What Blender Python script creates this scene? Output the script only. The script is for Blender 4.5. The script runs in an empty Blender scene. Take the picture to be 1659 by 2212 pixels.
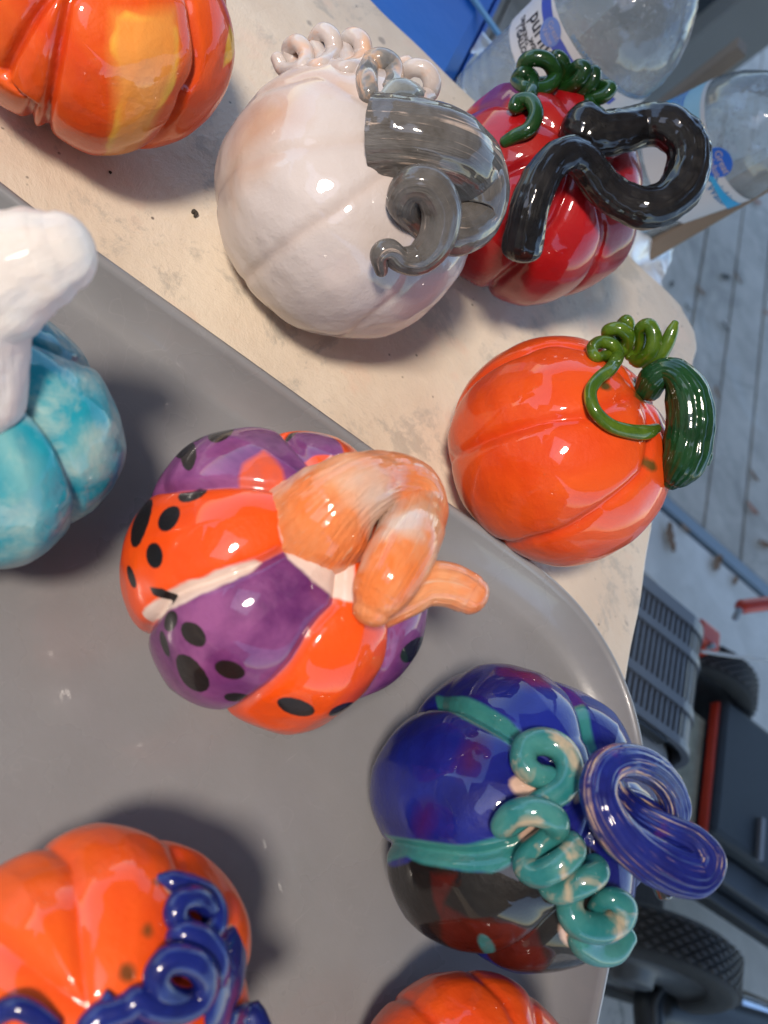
import bpy, math, random
import numpy as np
from mathutils import Vector, Matrix
random.seed(7); rng = np.random.default_rng(11)
sc = bpy.context.scene; COL = sc.collection

# ---------------------------------------------------------------- camera
CAMH = 0.5; FPX = 2090.0; TILT = math.atan(1961/FPX)
cs, cc = .8756, .4829
Fv = np.array([0, math.sin(TILT), -math.cos(TILT)]); Xv = np.array([1., 0, 0]); Nv = np.array([0, -math.cos(TILT), -math.sin(TILT)])
CAM = np.array([0, 0, CAMH])
cd = bpy.data.cameras.new('camera'); cam = bpy.data.objects.new('camera', cd); COL.objects.link(cam)
right = cc*Xv-cs*Nv; up = -(cs*Xv+cc*Nv)
M = Matrix(((right[0], up[0], -Fv[0], 0), (right[1], up[1], -Fv[1], 0), (right[2], up[2], -Fv[2], CAMH), (0, 0, 0, 1)))
cam.matrix_world = M
cd.sensor_fit = 'HORIZONTAL'; cd.sensor_width = 36; cd.lens = 36*FPX/1659
cd.clip_start = .01; cd.clip_end = 200
cd.dof.use_dof = True; cd.dof.focus_distance = .62; cd.dof.aperture_fstop = 9.0
sc.camera = cam

# ---------------------------------------------------------------- world and sun
SUN_AZ = (0.22, 1.0)      # horizontal direction the light travels
SUN_EL = 52
w = bpy.data.worlds.new('World'); sc.world = w; w.use_nodes = True
nt = w.node_tree; bg = nt.nodes['Background']; sky = nt.nodes.new('ShaderNodeTexSky'); sky.sky_type = 'NISHITA'
sky.sun_disc = False; sky.sun_elevation = math.radians(SUN_EL)
sky.sun_rotation = math.atan2(-SUN_AZ[0], -SUN_AZ[1])
sky.air_density = 1.0; sky.dust_density = 0.4
nt.links.new(sky.outputs[0], bg.inputs[0]); bg.inputs[1].default_value = .15
ld = bpy.data.lights.new('sun', 'SUN'); ld.energy = 1.4; ld.angle = math.radians(9); ld.color = (1, .87, .74)
sun = bpy.data.objects.new('sun', ld); COL.objects.link(sun)
hv = Vector((SUN_AZ[0], SUN_AZ[1], 0)).normalized()*math.cos(math.radians(SUN_EL)); hv.z = -math.sin(math.radians(SUN_EL))
sun.rotation_euler = hv.to_track_quat('-Z', 'Y').to_euler(); sun.location = (0, -1, 3)
sc.view_settings.view_transform = 'Standard'; sc.view_settings.look = 'None'; sc.view_settings.exposure = 1.45
sc.view_settings.gamma = 1

# ---------------------------------------------------------------- geometry helpers
A3 = np.array([.8498, .5272, 0]); B3 = np.array([-.5272, .8498, 0]); Z3 = np.array([0, 0, 1.])
def ab(a, b, z=0): return A3*a+B3*b+Z3*z
def ray(u, v):
    du, dv = u-829.5, v-1106
    return Fv+((du*cc+dv*cs)*Xv+(-cs*du+cc*dv)*Nv)/FPX
def at(u, v, z):
    r = ray(u, v); return CAM+r*((z-CAMH)/r[2])
def atd(u, v, d): return CAM+ray(u, v)*d
def zc(ox, oy, k):
    return lambda x, y: (ox+x*k, oy+y*k)
def link(o, parent=None):
    COL.objects.link(o)
    if parent is not None:
        o.parent = parent; o.matrix_parent_inverse = parent.matrix_world.inverted()
    return o
def tag(o, label=None, cat=None, group=None, kind=None):
    if label: o['label'] = label
    if cat: o['category'] = cat
    if group: o['group'] = group
    if kind: o['kind'] = kind
    return o
def empty(name, loc, label, cat, group=None):
    o = bpy.data.objects.new(name, None); o.location = [float(q) for q in loc]; o.empty_display_size = .02
    COL.objects.link(o); o.matrix_world = Matrix.Translation(o.location)
    return tag(o, label, cat, group)
def mesh(name, V, Fc, mat, parent=None, smooth=False, attrs=None):
    me = bpy.data.meshes.new(name)
    V = np.asarray(V, float)
    if isinstance(Fc, np.ndarray):
        n = Fc.shape[0]; k = Fc.shape[1]
        me.vertices.add(len(V)); me.vertices.foreach_set('co', V.ravel())
        me.loops.add(n*k); me.loops.foreach_set('vertex_index', Fc.ravel().astype(np.int32))
        me.polygons.add(n); me.polygons.foreach_set('loop_start', np.arange(0, n*k, k, dtype=np.int32))
        me.update(calc_edges=True)
    else:
        me.from_pydata([tuple(p) for p in V], [], Fc)
    me.validate()
    if smooth: me.polygons.foreach_set('use_smooth', np.ones(len(me.polygons), bool))
    if attrs:
        for nm, arr in attrs.items():
            at_ = me.attributes.new(nm, 'FLOAT_COLOR', 'POINT'); at_.data.foreach_set('color', np.ascontiguousarray(arr, dtype=np.float32).ravel())
    me.update()
    if mat: me.materials.append(mat)
    o = bpy.data.objects.new(name, me)
    return link(o, parent)
def hashn(i, j, k):
    h = (i*73856093) ^ (j*19349663) ^ (k*83492791); h = (h ^ (h >> 13))*1274126177 & 0x7fffffff
    return ((h >> 8) % 65536)/32768.-1
def vnoise(P, freq=1., seed=0):
    Q = np.asarray(P)*freq+seed*17.3+1000; I = np.floor(Q).astype(np.int64); t = Q-I; t = t*t*(3-2*t); r = 0
    for a in (0, 1):
        for b in (0, 1):
            for c in (0, 1):
                r = r+hashn(I[:, 0]+a, I[:, 1]+b, I[:, 2]+c)*(t[:, 0] if a else 1-t[:, 0])*(t[:, 1] if b else 1-t[:, 1])*(t[:, 2] if c else 1-t[:, 2])
    return r
def grid_faces(nr, nc, wrap=True):
    i = np.arange(nr-1)[:, None]; j = np.arange(nc if wrap else nc-1)[None, :]; j2 = (j+1) % nc
    return np.stack([i*nc+j, i*nc+j2, (i+1)*nc+j2, (i+1)*nc+j], -1).reshape(-1, 4)
def unit(v): v = np.asarray(v, float); return v/np.linalg.norm(v)
def catmull(C, per=10):
    C = np.asarray(C, float); P = np.vstack([2*C[0]-C[1], C, 2*C[-1]-C[-2]]); out = []
    for i in range(1, len(P)-2):
        for t in np.linspace(0, 1, per, endpoint=False):
            p0, p1, p2, p3 = P[i-1], P[i], P[i+1], P[i+2]
            out.append(.5*((2*p1)+(-p0+p2)*t+(2*p0-5*p1+4*p2-p3)*t*t+(-p0+3*p1-3*p2+p3)*t**3))
    out.append(P[-2]); return np.array(out)
def tube(name, C, mat, parent=None, nseg=28, per=10, ridge=0, nr=9, lump=0., seed=0, flat=None, cap=(1, 1), twist=0., soft=.02):
    """C rows: x y z r.  Continuous tapered tube with round ends."""
    S = catmull(C, per); P = S[:, :3]; R = np.maximum(S[:, 3], 1e-4)
    T = np.gradient(P, axis=0); T /= np.linalg.norm(T, axis=1)[:, None]
    # round caps: extra rings
    def capr(p, t, r, k):
        a = np.linspace(0, 1, k+1)[1:]*math.pi/2
        return [(p+t*r*.8*math.sin(x), t, max(r*math.cos(x), 1e-5)) for x in a]
    rows = list(zip(P, T, R))
    if cap[0]: rows = capr(P[0], -T[0], R[0], 6)[::-1]+rows; rows = [(p, T[0] if i < 6 else t, r) for i, (p, t, r) in enumerate(rows)]
    if cap[1]: rows = rows+[(p, T[-1], r) for p, t, r in capr(P[-1], T[-1], R[-1], 6)]
    P = np.array([x[0] for x in rows]); T = np.array([x[1] for x in rows]); R = np.array([x[2] for x in rows])
    u = unit(np.cross(T[0], [.3, .2, .93])); U = []
    for t in T:
        u = unit(u-t*np.dot(u, t)); U.append(u)
    U = np.array(U); Wv = np.cross(T, U); n = len(P)
    s = np.concatenate([[0], np.cumsum(np.linalg.norm(np.diff(P, axis=0), axis=1))])
    psi = np.linspace(0, 2*math.pi, nseg, endpoint=False)
    PS = psi[None, :]+twist*s[:, None]
    rad = np.ones((n, nseg))
    if ridge:
        r_ = np.random.default_rng(seed+5)
        prof = np.zeros((n, nseg))
        for q in range(3):
            k = nr+int(r_.integers(-2, 4)); ph = r_.uniform(0, 6.28)
            prof += np.abs(np.sin(.5*k*psi[None, :]+ph+r_.uniform(-1, 1)*np.sin(s[:, None]*40+q)))/3
        rad += ridge*(prof-.6)
    X = P[:, None, :]+(U[:, None, :]*np.cos(PS)[..., None]+Wv[:, None, :]*np.sin(PS)[..., None])*(R[:, None]*rad)[..., None]
    V = X.reshape(-1, 3)
    if lump:
        Nn = (X-P[:, None, :]).reshape(-1, 3); ln = np.linalg.norm(Nn, axis=1)[:, None]+1e-9
        q = vnoise(V, 90, seed)+.5*vnoise(V, 210, seed+3)
        V = V+Nn/ln*(q*lump*np.repeat(R, nseg))[:, None]
    m0 = np.stack([np.repeat(s, nseg), np.tile(np.cos(psi), n)*np.repeat(R, nseg), np.tile(np.sin(psi), n)*np.repeat(R, nseg), np.repeat(s/s[-1], nseg)], -1)
    F_ = grid_faces(n, nseg)
    return mesh(name, V, F_, mat, parent, True, {'tube': m0})
def box(name, corners8, mat, parent=None):
    f = [(0, 3, 2, 1), (4, 5, 6, 7), (0, 1, 5, 4), (1, 2, 6, 5), (2, 3, 7, 6), (3, 0, 4, 7)]
    return mesh(name, corners8, f, mat, parent)
def boxab(name, a0, a1, b0, b1, z0, z1, mat, parent=None, bev=0):
    o = box(name, [ab(a0, b0, z0), ab(a1, b0, z0), ab(a1, b1, z0), ab(a0, b1, z0), ab(a0, b0, z1), ab(a1, b0, z1), ab(a1, b1, z1), ab(a0, b1, z1)], mat, parent)
    if bev:
        m = o.modifiers.new('b', 'BEVEL'); m.width = bev; m.segments = 2
        for p in o.data.polygons: p.use_smooth = False
    return o
def prism(name, pts2, z0, z1, mat, parent=None):
    n = len(pts2); V = [(x, y, z0) for x, y in pts2]+[(x, y, z1) for x, y in pts2]
    f = [tuple(range(n))[::-1], tuple(range(n, 2*n))]+[(i, (i+1) % n, n+(i+1) % n, n+i) for i in range(n)]
    return mesh(name, V, f, mat, parent)
def lathe(name, base, axis, prof, mat, parent=None, n=64, smooth=True, ref=None):
    axis = unit(axis); u = unit(np.cross(axis, [.2, .9, .3]) if ref is None else np.asarray(ref)-axis*np.dot(ref, axis)); v = np.cross(axis, u)
    a = np.linspace(0, 2*math.pi, n, endpoint=False); V = []
    for r, h in prof: V += list(base+axis*h+r*(np.cos(a)[:, None]*u+np.sin(a)[:, None]*v))
    return mesh(name, V, grid_faces(len(prof), n), mat, parent, smooth)

# ---------------------------------------------------------------- material helpers
class NT:
    def __init__(s, name):
        s.m = bpy.data.materials.new(name); s.m.use_nodes = True; s.t = s.m.node_tree; s.b = s.t.nodes['Principled BSDF']; s.out = s.t.nodes['Material Output']
    def n(s, ty, **k):
        x = s.t.nodes.new(ty)
        for a, b in k.items(): setattr(x, a, b)
        return x
    def l(s, a, b): s.t.links.new(a, b)
    def val(s, sock, v):
        if hasattr(v, 'links'): s.l(v, sock)
        else: sock.default_value = v
    def coord(s, which='Object'): return s.n('ShaderNodeTexCoord').outputs[which]
    def noise(s, vec, scale, detail=3, rough=.55, dist=0., out='Fac'):
        x = s.n('ShaderNodeTexNoise'); s.l(vec, x.inputs['Vector']); x.inputs['Scale'].default_value = scale; x.inputs['Detail'].default_value = detail
        x.inputs['Roughness'].default_value = rough; x.inputs['Distortion'].default_value = dist; return x.outputs[out]
    def math(s, op, a, b=0., c=None):
        x = s.n('ShaderNodeMath', operation=op); s.val(x.inputs[0], a); s.val(x.inputs[1], b)
        if c is not None: s.val(x.inputs[2], c)
        return x.outputs[0]
    def ramp(s, v, lo, hi, a=0., b=1.):
        x = s.n('ShaderNodeMapRange'); s.l(v, x.inputs[0]); x.inputs[1].default_value = lo; x.inputs[2].default_value = hi; x.inputs[3].default_value = a; x.inputs[4].default_value = b
        return x.outputs[0]
    def mix(s, f, a, b, mode='MIX'):
        x = s.n('ShaderNodeMix', data_type='RGBA', blend_type=mode); s.val(x.inputs[0], f)
        for k, v in ((6, a), (7, b)):
            if hasattr(v, 'links'): s.l(v, x.inputs[k])
            else: x.inputs[k].default_value = (*v, 1) if len(v) == 3 else v
        return x.outputs[2]
    def bump(s, h, dist, strength=1., nrm=None):
        x = s.n('ShaderNodeBump'); s.l(h, x.inputs['Height']); x.inputs['Distance'].default_value = dist; x.inputs['Strength'].default_value = strength
        if nrm is not None: s.l(nrm, x.inputs['Normal'])
        return x.outputs[0]
    def attr(s, name):
        x = s.n('ShaderNodeAttribute'); x.attribute_name = name; sp = s.n('ShaderNodeSeparateColor'); s.l(x.outputs['Color'], sp.inputs[0])
        return [sp.outputs[0], sp.outputs[1], sp.outputs[2], x.outputs['Alpha']], x.outputs['Vector']
    def mapv(s, vec, scale):
        x = s.n('ShaderNodeMapping'); s.l(vec, x.inputs[0]); x.inputs['Scale'].default_value = scale; return x.outputs[0]
    def fin(s, col=None, rough=None, nrm=None, coat=0., metal=None, spec=None):
        if col is not None:
            if hasattr(col, 'links'): s.l(col, s.b.inputs['Base Color'])
            else: s.b.inputs['Base Color'].default_value = (*col, 1)
        if rough is not None: s.val(s.b.inputs['Roughness'], rough)
        if nrm is not None: s.l(nrm, s.b.inputs['Normal'])
        if coat:
            s.b.inputs['Coat Weight'].default_value = coat; s.b.inputs['Coat Roughness'].default_value = .035; s.b.inputs['Coat IOR'].default_value = 1.55
        if metal is not None: s.b.inputs['Metallic'].default_value = metal
        if spec is not None: s.b.inputs['Specular IOR Level'].default_value = spec
        return s.m
def plain(name, col, rough=.5, metal=0., var=.12, scale=30, bump=.0003, coat=0.):
    n = NT(name); v = n.coord(); f = n.noise(v, scale, 4)
    c = n.mix(f, tuple(q*(1-var) for q in col), tuple(min(1, q*(1+var)) for q in col))
    return n.fin(c, rough, n.bump(n.noise(v, scale*3, 3), bump), coat, metal)

def glaze(name, cA, cB, layers=(), groove=None, mott=22, clay=None, clayamt=.0, claysoft=.03, bumpd=.0013, wavy=.0040, contrast=(.35, .65), coatw=.72):
    """layers: (channel, colour, colour2, soft, noise amplitude, noise scale)"""
    n = NT(name); v = n.coord()
    f1 = n.ramp(n.noise(v, mott, 4, .6, .6), *contrast)
    col = n.mix(f1, cA, cB)
    if layers or groove:
        ch, _ = n.attr('m0'); ch1, _ = n.attr('m1'); chs = ch[:4]+ch1[:4]
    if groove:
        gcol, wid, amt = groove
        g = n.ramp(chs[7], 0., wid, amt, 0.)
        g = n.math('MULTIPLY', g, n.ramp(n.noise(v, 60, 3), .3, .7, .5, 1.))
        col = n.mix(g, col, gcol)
    for (k, c1, c2, soft, na, ns) in layers:
        d = n.math('ADD', chs[k], n.math('MULTIPLY', n.math('SUBTRACT', n.noise(v, ns, 3, .6), .5), na))
        m = n.ramp(d, soft, -soft)
        lc = n.mix(n.ramp(n.noise(v, mott*1.7, 4, .6, .4), .35, .65), c1, c2)
        col = n.mix(m, col, lc)
    if clay is not None:
        k = n.ramp(n.noise(v, 34, 6, .7, .5), 1-clayamt-claysoft, 1-clayamt+claysoft); col = n.mix(k, col, clay)
    h = n.noise(v, 18, 2, .5)
    nb = n.bump(h, wavy); h2 = n.noise(v, 62, 4, .62); nb = n.bump(h2, bumpd, 1., nb)
    return n.fin(col, .5, nb, coatw, None, .12)
def glazetube(name, cA, cB, clay=(.55, .36, .24), clayamt=.35, streak=500, along=14, bumpd=.0008, patch=None, mott=40, contrast=(.35, .65), coatw=.8):
    n = NT(name); v = n.coord(); ch, _ = n.attr('tube')
    x = n.n('ShaderNodeCombineXYZ'); n.l(n.math('MULTIPLY', ch[0], along), x.inputs[0]); n.l(n.math('MULTIPLY', ch[1], streak), x.inputs[1]); n.l(n.math('MULTIPLY', ch[2], streak), x.inputs[2])
    st = n.noise(x.outputs[0], 1., 5, .68)
    col = n.mix(n.ramp(n.noise(v, mott, 4, .6, .5), *contrast), cA, cB)
    if patch:
        pc, amt, ps = patch; col = n.mix(n.ramp(n.noise(v, ps, 3, .5, .4), 1-amt-.06, 1-amt+.06), col, pc)
    k = n.math('MULTIPLY', n.ramp(st, 1-clayamt-.025, 1-clayamt+.025), n.ramp(n.noise(v, 45, 3), .40, .52))
    col = n.mix(k, col, clay)
    nb = n.bump(st, bumpd); nb = n.bump(n.noise(v, 60, 3), .0012, 1., nb)
    return n.fin(col, .5, nb, coatw, None, .12)

# ---------------------------------------------------------------- ceramic pumpkin body
class Pumpkin:
    def __init__(p, cu, cv, Rpx, k, pole, zs, fill=True):
        """cu,cv outline centre, Rpx radius, k height ratio, zs height of the surface it rests on"""
        p.k = k; r0 = ray(cu, cv); ax = np.array([0, 0, 1.])
        for _ in range(12):
            sup = math.sqrt(max(0, 1-ax[2]**2)+k*k*ax[2]**2)
            t = (CAMH-zs)/(-r0[2]+Rpx/FPX*sup*.96); p.R = Rpx/FPX*t; p.C = CAM+r0*t; p.t = t
            rp = ray(*pole); L = k*p.R
            a = rp@rp; q = CAM-p.C; b = 2*rp@q; c_ = q@q-L*L; D = b*b-4*a*c_
            tp = (-b-math.sqrt(D))/(2*a) if D > 0 else -b/(2*a)
            ax = unit(CAM+rp*tp-p.C)
        p.ax = ax; ux = unit(np.cross(ax, [0.1, 1, .2])); p.B = np.stack([ux, np.cross(ax, ux), ax]); p.zs = zs
    def hit(p, u, v):
        r = ray(u, v); q = (p.B@(CAM-p.C)); d = p.B@r; s_ = np.array([1, 1, 1/p.k])/p.R; q = q*s_; d = d*s_
        a = d@d; b = 2*q@d; c_ = q@q-1; D = b*b-4*a*c_
        t = (-b-math.sqrt(D))/(2*a) if D > 0 else -b/(2*a)
        return t, unit(q+d*t), D > 0
    def P(p, u, v, r, lift=0., surf=True):
        """tube control point: pixel, radius px, lift in body radii above the surface (towards camera)"""
        t = p.hit(u, v)[0] if surf else p.t
        t -= lift*p.R
        return [*(CAM+ray(u, v)*t), r/FPX*t]
    def build(p, name, parent, mat, seams=(), masks=(), lobe=.10, crease=.045, cw=.045, lw=.30, dimple=.16, nA=360, nP=170, rough=.012, seed=0, extra=None, bumps=.0, seamfade=.35, sq=2.2):
        th = np.linspace(.001, math.pi-.001, nP); ph = np.linspace(0, 2*math.pi, nA, endpoint=False)
        TH, PH = np.meshgrid(th, ph, indexing='ij'); th_ = TH.ravel(); ph_ = PH.ravel()
        D = np.stack([np.sin(th_)*np.cos(ph_), np.sin(th_)*np.sin(ph_), np.cos(th_)], -1)
        SF = []
        for sm in seams:
            q = [p.hit(*x)[1] for x in catmull(np.array([(*x,) for x in sm], float), 4)]; tt = np.array([math.acos(max(-1, min(1, x[2]))) for x in q]); pp = np.unwrap([math.atan2(x[1], x[0]) for x in q])
            o = np.argsort(tt); SF.append((tt[o], pp[o]))
        means = sorted([float(np.mean(f[1])) % (2*math.pi) for f in SF])
        if not means: means = [0.]; SF.append((np.array([0, 3.]), np.array([0, 0.])))
        for i, m in enumerate(means):
            nx = means[(i+1) % len(means)]+(2*math.pi if i == len(means)-1 else 0); g = nx-m
            if g > 1.75:
                k = int(round(g/1.05))-1
                for j in range(k): a = m+g*(j+1)/(k+1)+rng.uniform(-.06, .06); SF.append((np.array([0, 3.]), np.array([a, a])))
        dist = np.full(len(th_), 9.); sgn = []
        for tt, pp in SF:
            f = np.interp(th_, tt, pp); dd = (ph_-f+math.pi) % (2*math.pi)-math.pi; dist = np.minimum(dist, np.abs(dd)*np.sin(th_)+.0)
        wob = vnoise(D, 2.2, seed)
        fade = np.clip(np.sin(th_)/seamfade, 0, 1)
        r = 1+rough*wob*2+.5*rough*vnoise(D, 6, seed+1)+bumps*vnoise(D, 11, seed+2)
        r -= lobe*np.exp(-(dist/lw)**1.0)*fade+crease*np.exp(-(dist/cw)**2)*fade
        r += lobe*.28
        se = (np.abs(np.sin(th_))**sq+np.abs(np.cos(th_))**sq)**(-1/sq)
        X = D*r[:, None]*se[:, None]; X[:, 2] *= p.k
        rr = np.hypot(X[:, 0], X[:, 1])
        X[:, 2] -= np.where(D[:, 2] > 0, dimple*np.exp(-(rr/.22)**2), 0)
        if extra: X = extra(X, D, th_, ph_)
        Wd = p.C+(X*p.R)@p.B
        # flat foot where it stands
        lo = p.zs+.0015; band = .006
        z = Wd[:, 2]; Wd[:, 2] = np.where(z < lo+band, lo+band*np.exp((np.minimum(z, lo+band)-lo-band)/band), z)
        # masks
        def ends(pt): return p.hit(*pt)[1]
        chans = []
        for mk in masks:
            sd = np.full(len(th_), 1.)
            for sh in mk:
                if sh[0] == 'poly':
                    Q = np.array([ends(x) for x in sh[1]]); cen = unit(Q.mean(0))
                elif sh[0] == 'ell':
                    _, (x, y), rx, ry, rot = sh; ro = math.radians(rot)
                    Q = np.array([ends((x+rx*math.cos(a)*math.cos(ro)-ry*math.sin(a)*math.sin(ro), y+rx*math.cos(a)*math.sin(ro)+ry*math.sin(a)*math.cos(ro))) for a in np.linspace(0, 6.283, 14, endpoint=False)]); cen = unit(Q.mean(0))
                elif sh[0] == 'lobes':
                    probes = [p.hit(*x)[1] for x in sh[1]]
                    def lob(tq, pq):
                        L = np.zeros(len(tq), int); base = None
                        fs = np.stack([np.interp(tq, tt, pp) % (2*math.pi) for tt, pp in SF]); pm = pq % (2*math.pi)
                        dd = (pm[None, :]-fs) % (2*math.pi); return np.argmin(dd, axis=0)
                    mine = lob(th_, ph_); ids = set(int(lob(np.array([math.acos(q[2])]), np.array([math.atan2(q[1], q[0])]))[0]) for q in probes)
                    ins = np.isin(mine, list(ids)); sd = np.minimum(sd, np.where(ins, -dist, dist)); continue
                elif sh[0] == 'theta':
                    sd = np.minimum(sd, th_-sh[1]); continue
                ux = unit(np.cross(cen, [.13, .4, .9])); uy = np.cross(cen, ux)
                def pr(E):
                    cz = np.clip(E@cen, -1, 1); a = np.arccos(cz); s_ = np.sqrt(np.maximum(1e-12, 1-cz*cz)); return np.stack([E@ux/s_*a, E@uy/s_*a], -1)
                q2 = pr(Q); e2 = pr(D); dmin = np.full(len(th_), 9.); inside = np.zeros(len(th_), bool)
                for i in range(len(q2)):
                    a_, b_ = q2[i-1], q2[i]; e = b_-a_; ww = e2-a_; tt_ = np.clip((ww@e)/(e@e+1e-12), 0, 1); dmin = np.minimum(dmin, np.hypot(*(ww-tt_[:, None]*e).T))
                    cond = (a_[1] > e2[:, 1]) != (b_[1] > e2[:, 1]); xin = (b_[0]-a_[0])*(e2[:, 1]-a_[1])/(b_[1]-a_[1]+1e-12)+a_[0]; inside ^= cond & (e2[:, 0] < xin)
                sd = np.minimum(sd, np.where(inside, -dmin, dmin))
            chans.append(np.clip(sd, -.5, .5))
        while len(chans) < 7: chans.append(np.ones(len(th_)))
        m0 = np.stack(chans[:4], -1); m1 = np.stack(chans[4:7]+[dist], -1)
        F_ = grid_faces(nP, nA)
        o = mesh(name, Wd, F_[:, ::-1], mat, parent, True, {'m0': m0, 'm1': m1})
        return o
def pump_root(p, label, group='glazed ceramic pumpkins drying on the table'):
    return empty('ceramic_pumpkin', [p.C[0], p.C[1], p.zs], label, 'ceramic pumpkin', group)

# ================================================================ SETTING
FZ = -.72
# --- floor sheet, deck planks
def m_concrete():
    n = NT('painted_floor'); v = n.coord(); f = n.ramp(n.noise(v, 7, 6, .65, .4), .40, .62)
    c = n.mix(f, (.60, .56, .49), (.72, .675, .60)); k = n.ramp(n.noise(v, 22, 6, .75, .8), .60, .72)
    d = n.ramp(n.noise(v, 2.1, 2), .48, .60); k = n.math('MULTIPLY', k, d); c = n.mix(k, c, (.07, .075, .04))
    return n.fin(c, .75, n.bump(n.noise(v, 60, 4), .001), spec=.2)
def m_plank(i):
    n = NT('grey_deck_paint'); v = n.mapv(n.coord(), (1, 1, 1)); f = n.ramp(n.noise(v, 9, 5, .6, .5), .35, .65)
    c = n.mix(f, (.40, .355, .295), (.54, .48, .40)); k = n.ramp(n.noise(v, 26, 5, .7, .3), .66, .75); c = n.mix(k, c, (.13, .11, .08))
    k = n.ramp(n.noise(v, 5, 3, .7, .3), .6, .75); c = n.mix(k, c, (.55, .52, .46)); k = n.ramp(n.noise(v, 3.2, 6, .75, 1.), .52, .66, 0., .55); c = n.mix(k, c, (.20, .19, .16))
    return n.fin(c, .75, n.bump(n.noise(v, 80, 4), .0008), spec=.2)
MF = m_concrete()
o = mesh('floor', [(-60, -60, FZ-.03), (60, -60, FZ-.03), (60, 60, FZ-.03), (-60, 60, FZ-.03)], [(0, 1, 2, 3)], plain('ground_soil', (.16, .15, .12), .9, scale=5)); o.name = 'ground'; tag(o, kind='structure')
# pale painted floor in front of the deck boards
o = boxab('floor', -1.5, 4.5, -3, 1.455, FZ-.025, FZ, MF); tag(o, kind='structure')
boards = empty('deck', ab(1.2, 2.5, FZ), None, None); tag(boards, kind='structure')
mp = m_plank(0)
# across coordinate of the gaps: 1.261, 1.402, 1.544
for i in range(-7, 12):
    a0 = 1.2615+.1412*i
    b = boxab('plank', a0+.004, a0+.1412-.004, 1.51, 5.2, FZ-.028, FZ+random.uniform(-.001, .001), mp, boards, .003)
b = boxab('edge_board', .2, 3.4, 1.468, 1.505, FZ-.028, FZ+.004, plain('blue_grey_edging', (.16, .21, .25), .5, scale=12), boards, .003)
o = boxab('gap_sheet', .2, 3.4, 1.51, 5.2, FZ-.0285, FZ-.0282, plain('dark_gap', (.07, .07, .065), .9), boards)  # thin dark sheet under all planks, makes their gaps dark
# unseen roof added to shade the deck and limit reflections, open for the sun
wood = plain('shade_roof_wood', (.33, .30, .27), .7, scale=6)
RZ = 2.0
roof = empty('shade_roof', (0, 2, RZ), 'unseen grey boarded roof added to shade the deck, open where sun reaches the table', 'shade roof')
for i in range(13):
    a0 = -2.6+.43*i; boxab('shade_roof_board', a0, a0+.428, -.22, 2.9, RZ, RZ+.03, wood, roof)
for i in range(7):
    b1 = -.222-.405*i; boxab('shade_roof_board', -.52, 2.98, b1-.403, b1, RZ, RZ+.03, wood, roof)
for i in range(5):
    b1 = -1.60-.405*i; boxab('shade_roof_board', -3.5, -.522, b1-.403, b1, RZ, RZ+.03, wood, roof)
for i in range(4):
    a0 = -1.95-.43*i; boxab('shade_roof_board', a0-.428, a0, -1.598, -.222, RZ, RZ+.03, wood, roof)

# unseen wall added to block sky reflections in glazes, low enough for sun
hw = empty('blocking_wall', (0, -2.3, FZ), 'beige boarded wall out of view, added to keep sky out of the glaze reflections', 'wall')
for i in range(16): box('blocking_wall_board', [(x, y, z) for z in (FZ+.15*i, FZ+.15*i+.146) for x, y in ((-3.5, -2.34), (3.5, -2.34), (3.5, -2.30), (-3.5, -2.30))], plain('beige_wall_boards', (.52, .45, .38), .7) if i == 0 else bpy.data.materials['beige_wall_boards'], hw)

# ================================================================ TABLE
def m_slab():
    n = NT('cream_table_surface'); v = n.coord()
    c = n.mix(n.ramp(n.noise(v, 6, 5, .6, .3), .38, .62), (.57, .475, .365), (.67, .585, .465))
    k = n.ramp(n.noise(v, 13, 8, .74, .35), .535, .60); c = n.mix(n.math('MULTIPLY', k, .6), c, (.36, .33, .28))
    k2 = n.ramp(n.noise(v, 16, 4, .6, .2), .60, .66); c = n.mix(n.math('MULTIPLY', k2, .5), c, (.66, .50, .38))
    vo = n.n('ShaderNodeTexVoronoi'); n.l(v, vo.inputs['Vector']); vo.inputs['Scale'].default_value = 60
    sp = n.math('MULTIPLY', n.ramp(vo.outputs['Distance'], .09, .05), n.ramp(n.noise(v, 30, 2), .52, .56)); c = n.mix(sp, c, (.17, .14, .11))
    vo2 = n.n('ShaderNodeTexVoronoi'); n.l(v, vo2.inputs['Vector']); vo2.inputs['Scale'].default_value = 19
    sp2 = n.math('MULTIPLY', n.ramp(n.math('ADD', vo2.outputs['Distance'], n.math('MULTIPLY', n.noise(v, 120, 3), .1)), .14, .11), n.ramp(n.noise(v, 14, 2), .55, .58)); c = n.mix(n.math('MULTIPLY', sp2, .7), c, (.22, .19, .16))
    gk = n.ramp(n.noise(v, 320, 3, .7), .62, .72); c = n.mix(n.math('MULTIPLY', gk, .25), c, (.30, .25, .20))
    h = n.math('ADD', n.noise(v, 13, 8, .74, .35), n.math('MULTIPLY', n.noise(v, 150, 4), .15))
    return n.fin(c, .5, n.bump(h, .0025), .12)
MS = m_slab()
table = empty('work_table', ab(0, .2, FZ), 'cream speckled work table with worn rounded corner under all the pumpkins', 'table')
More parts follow.
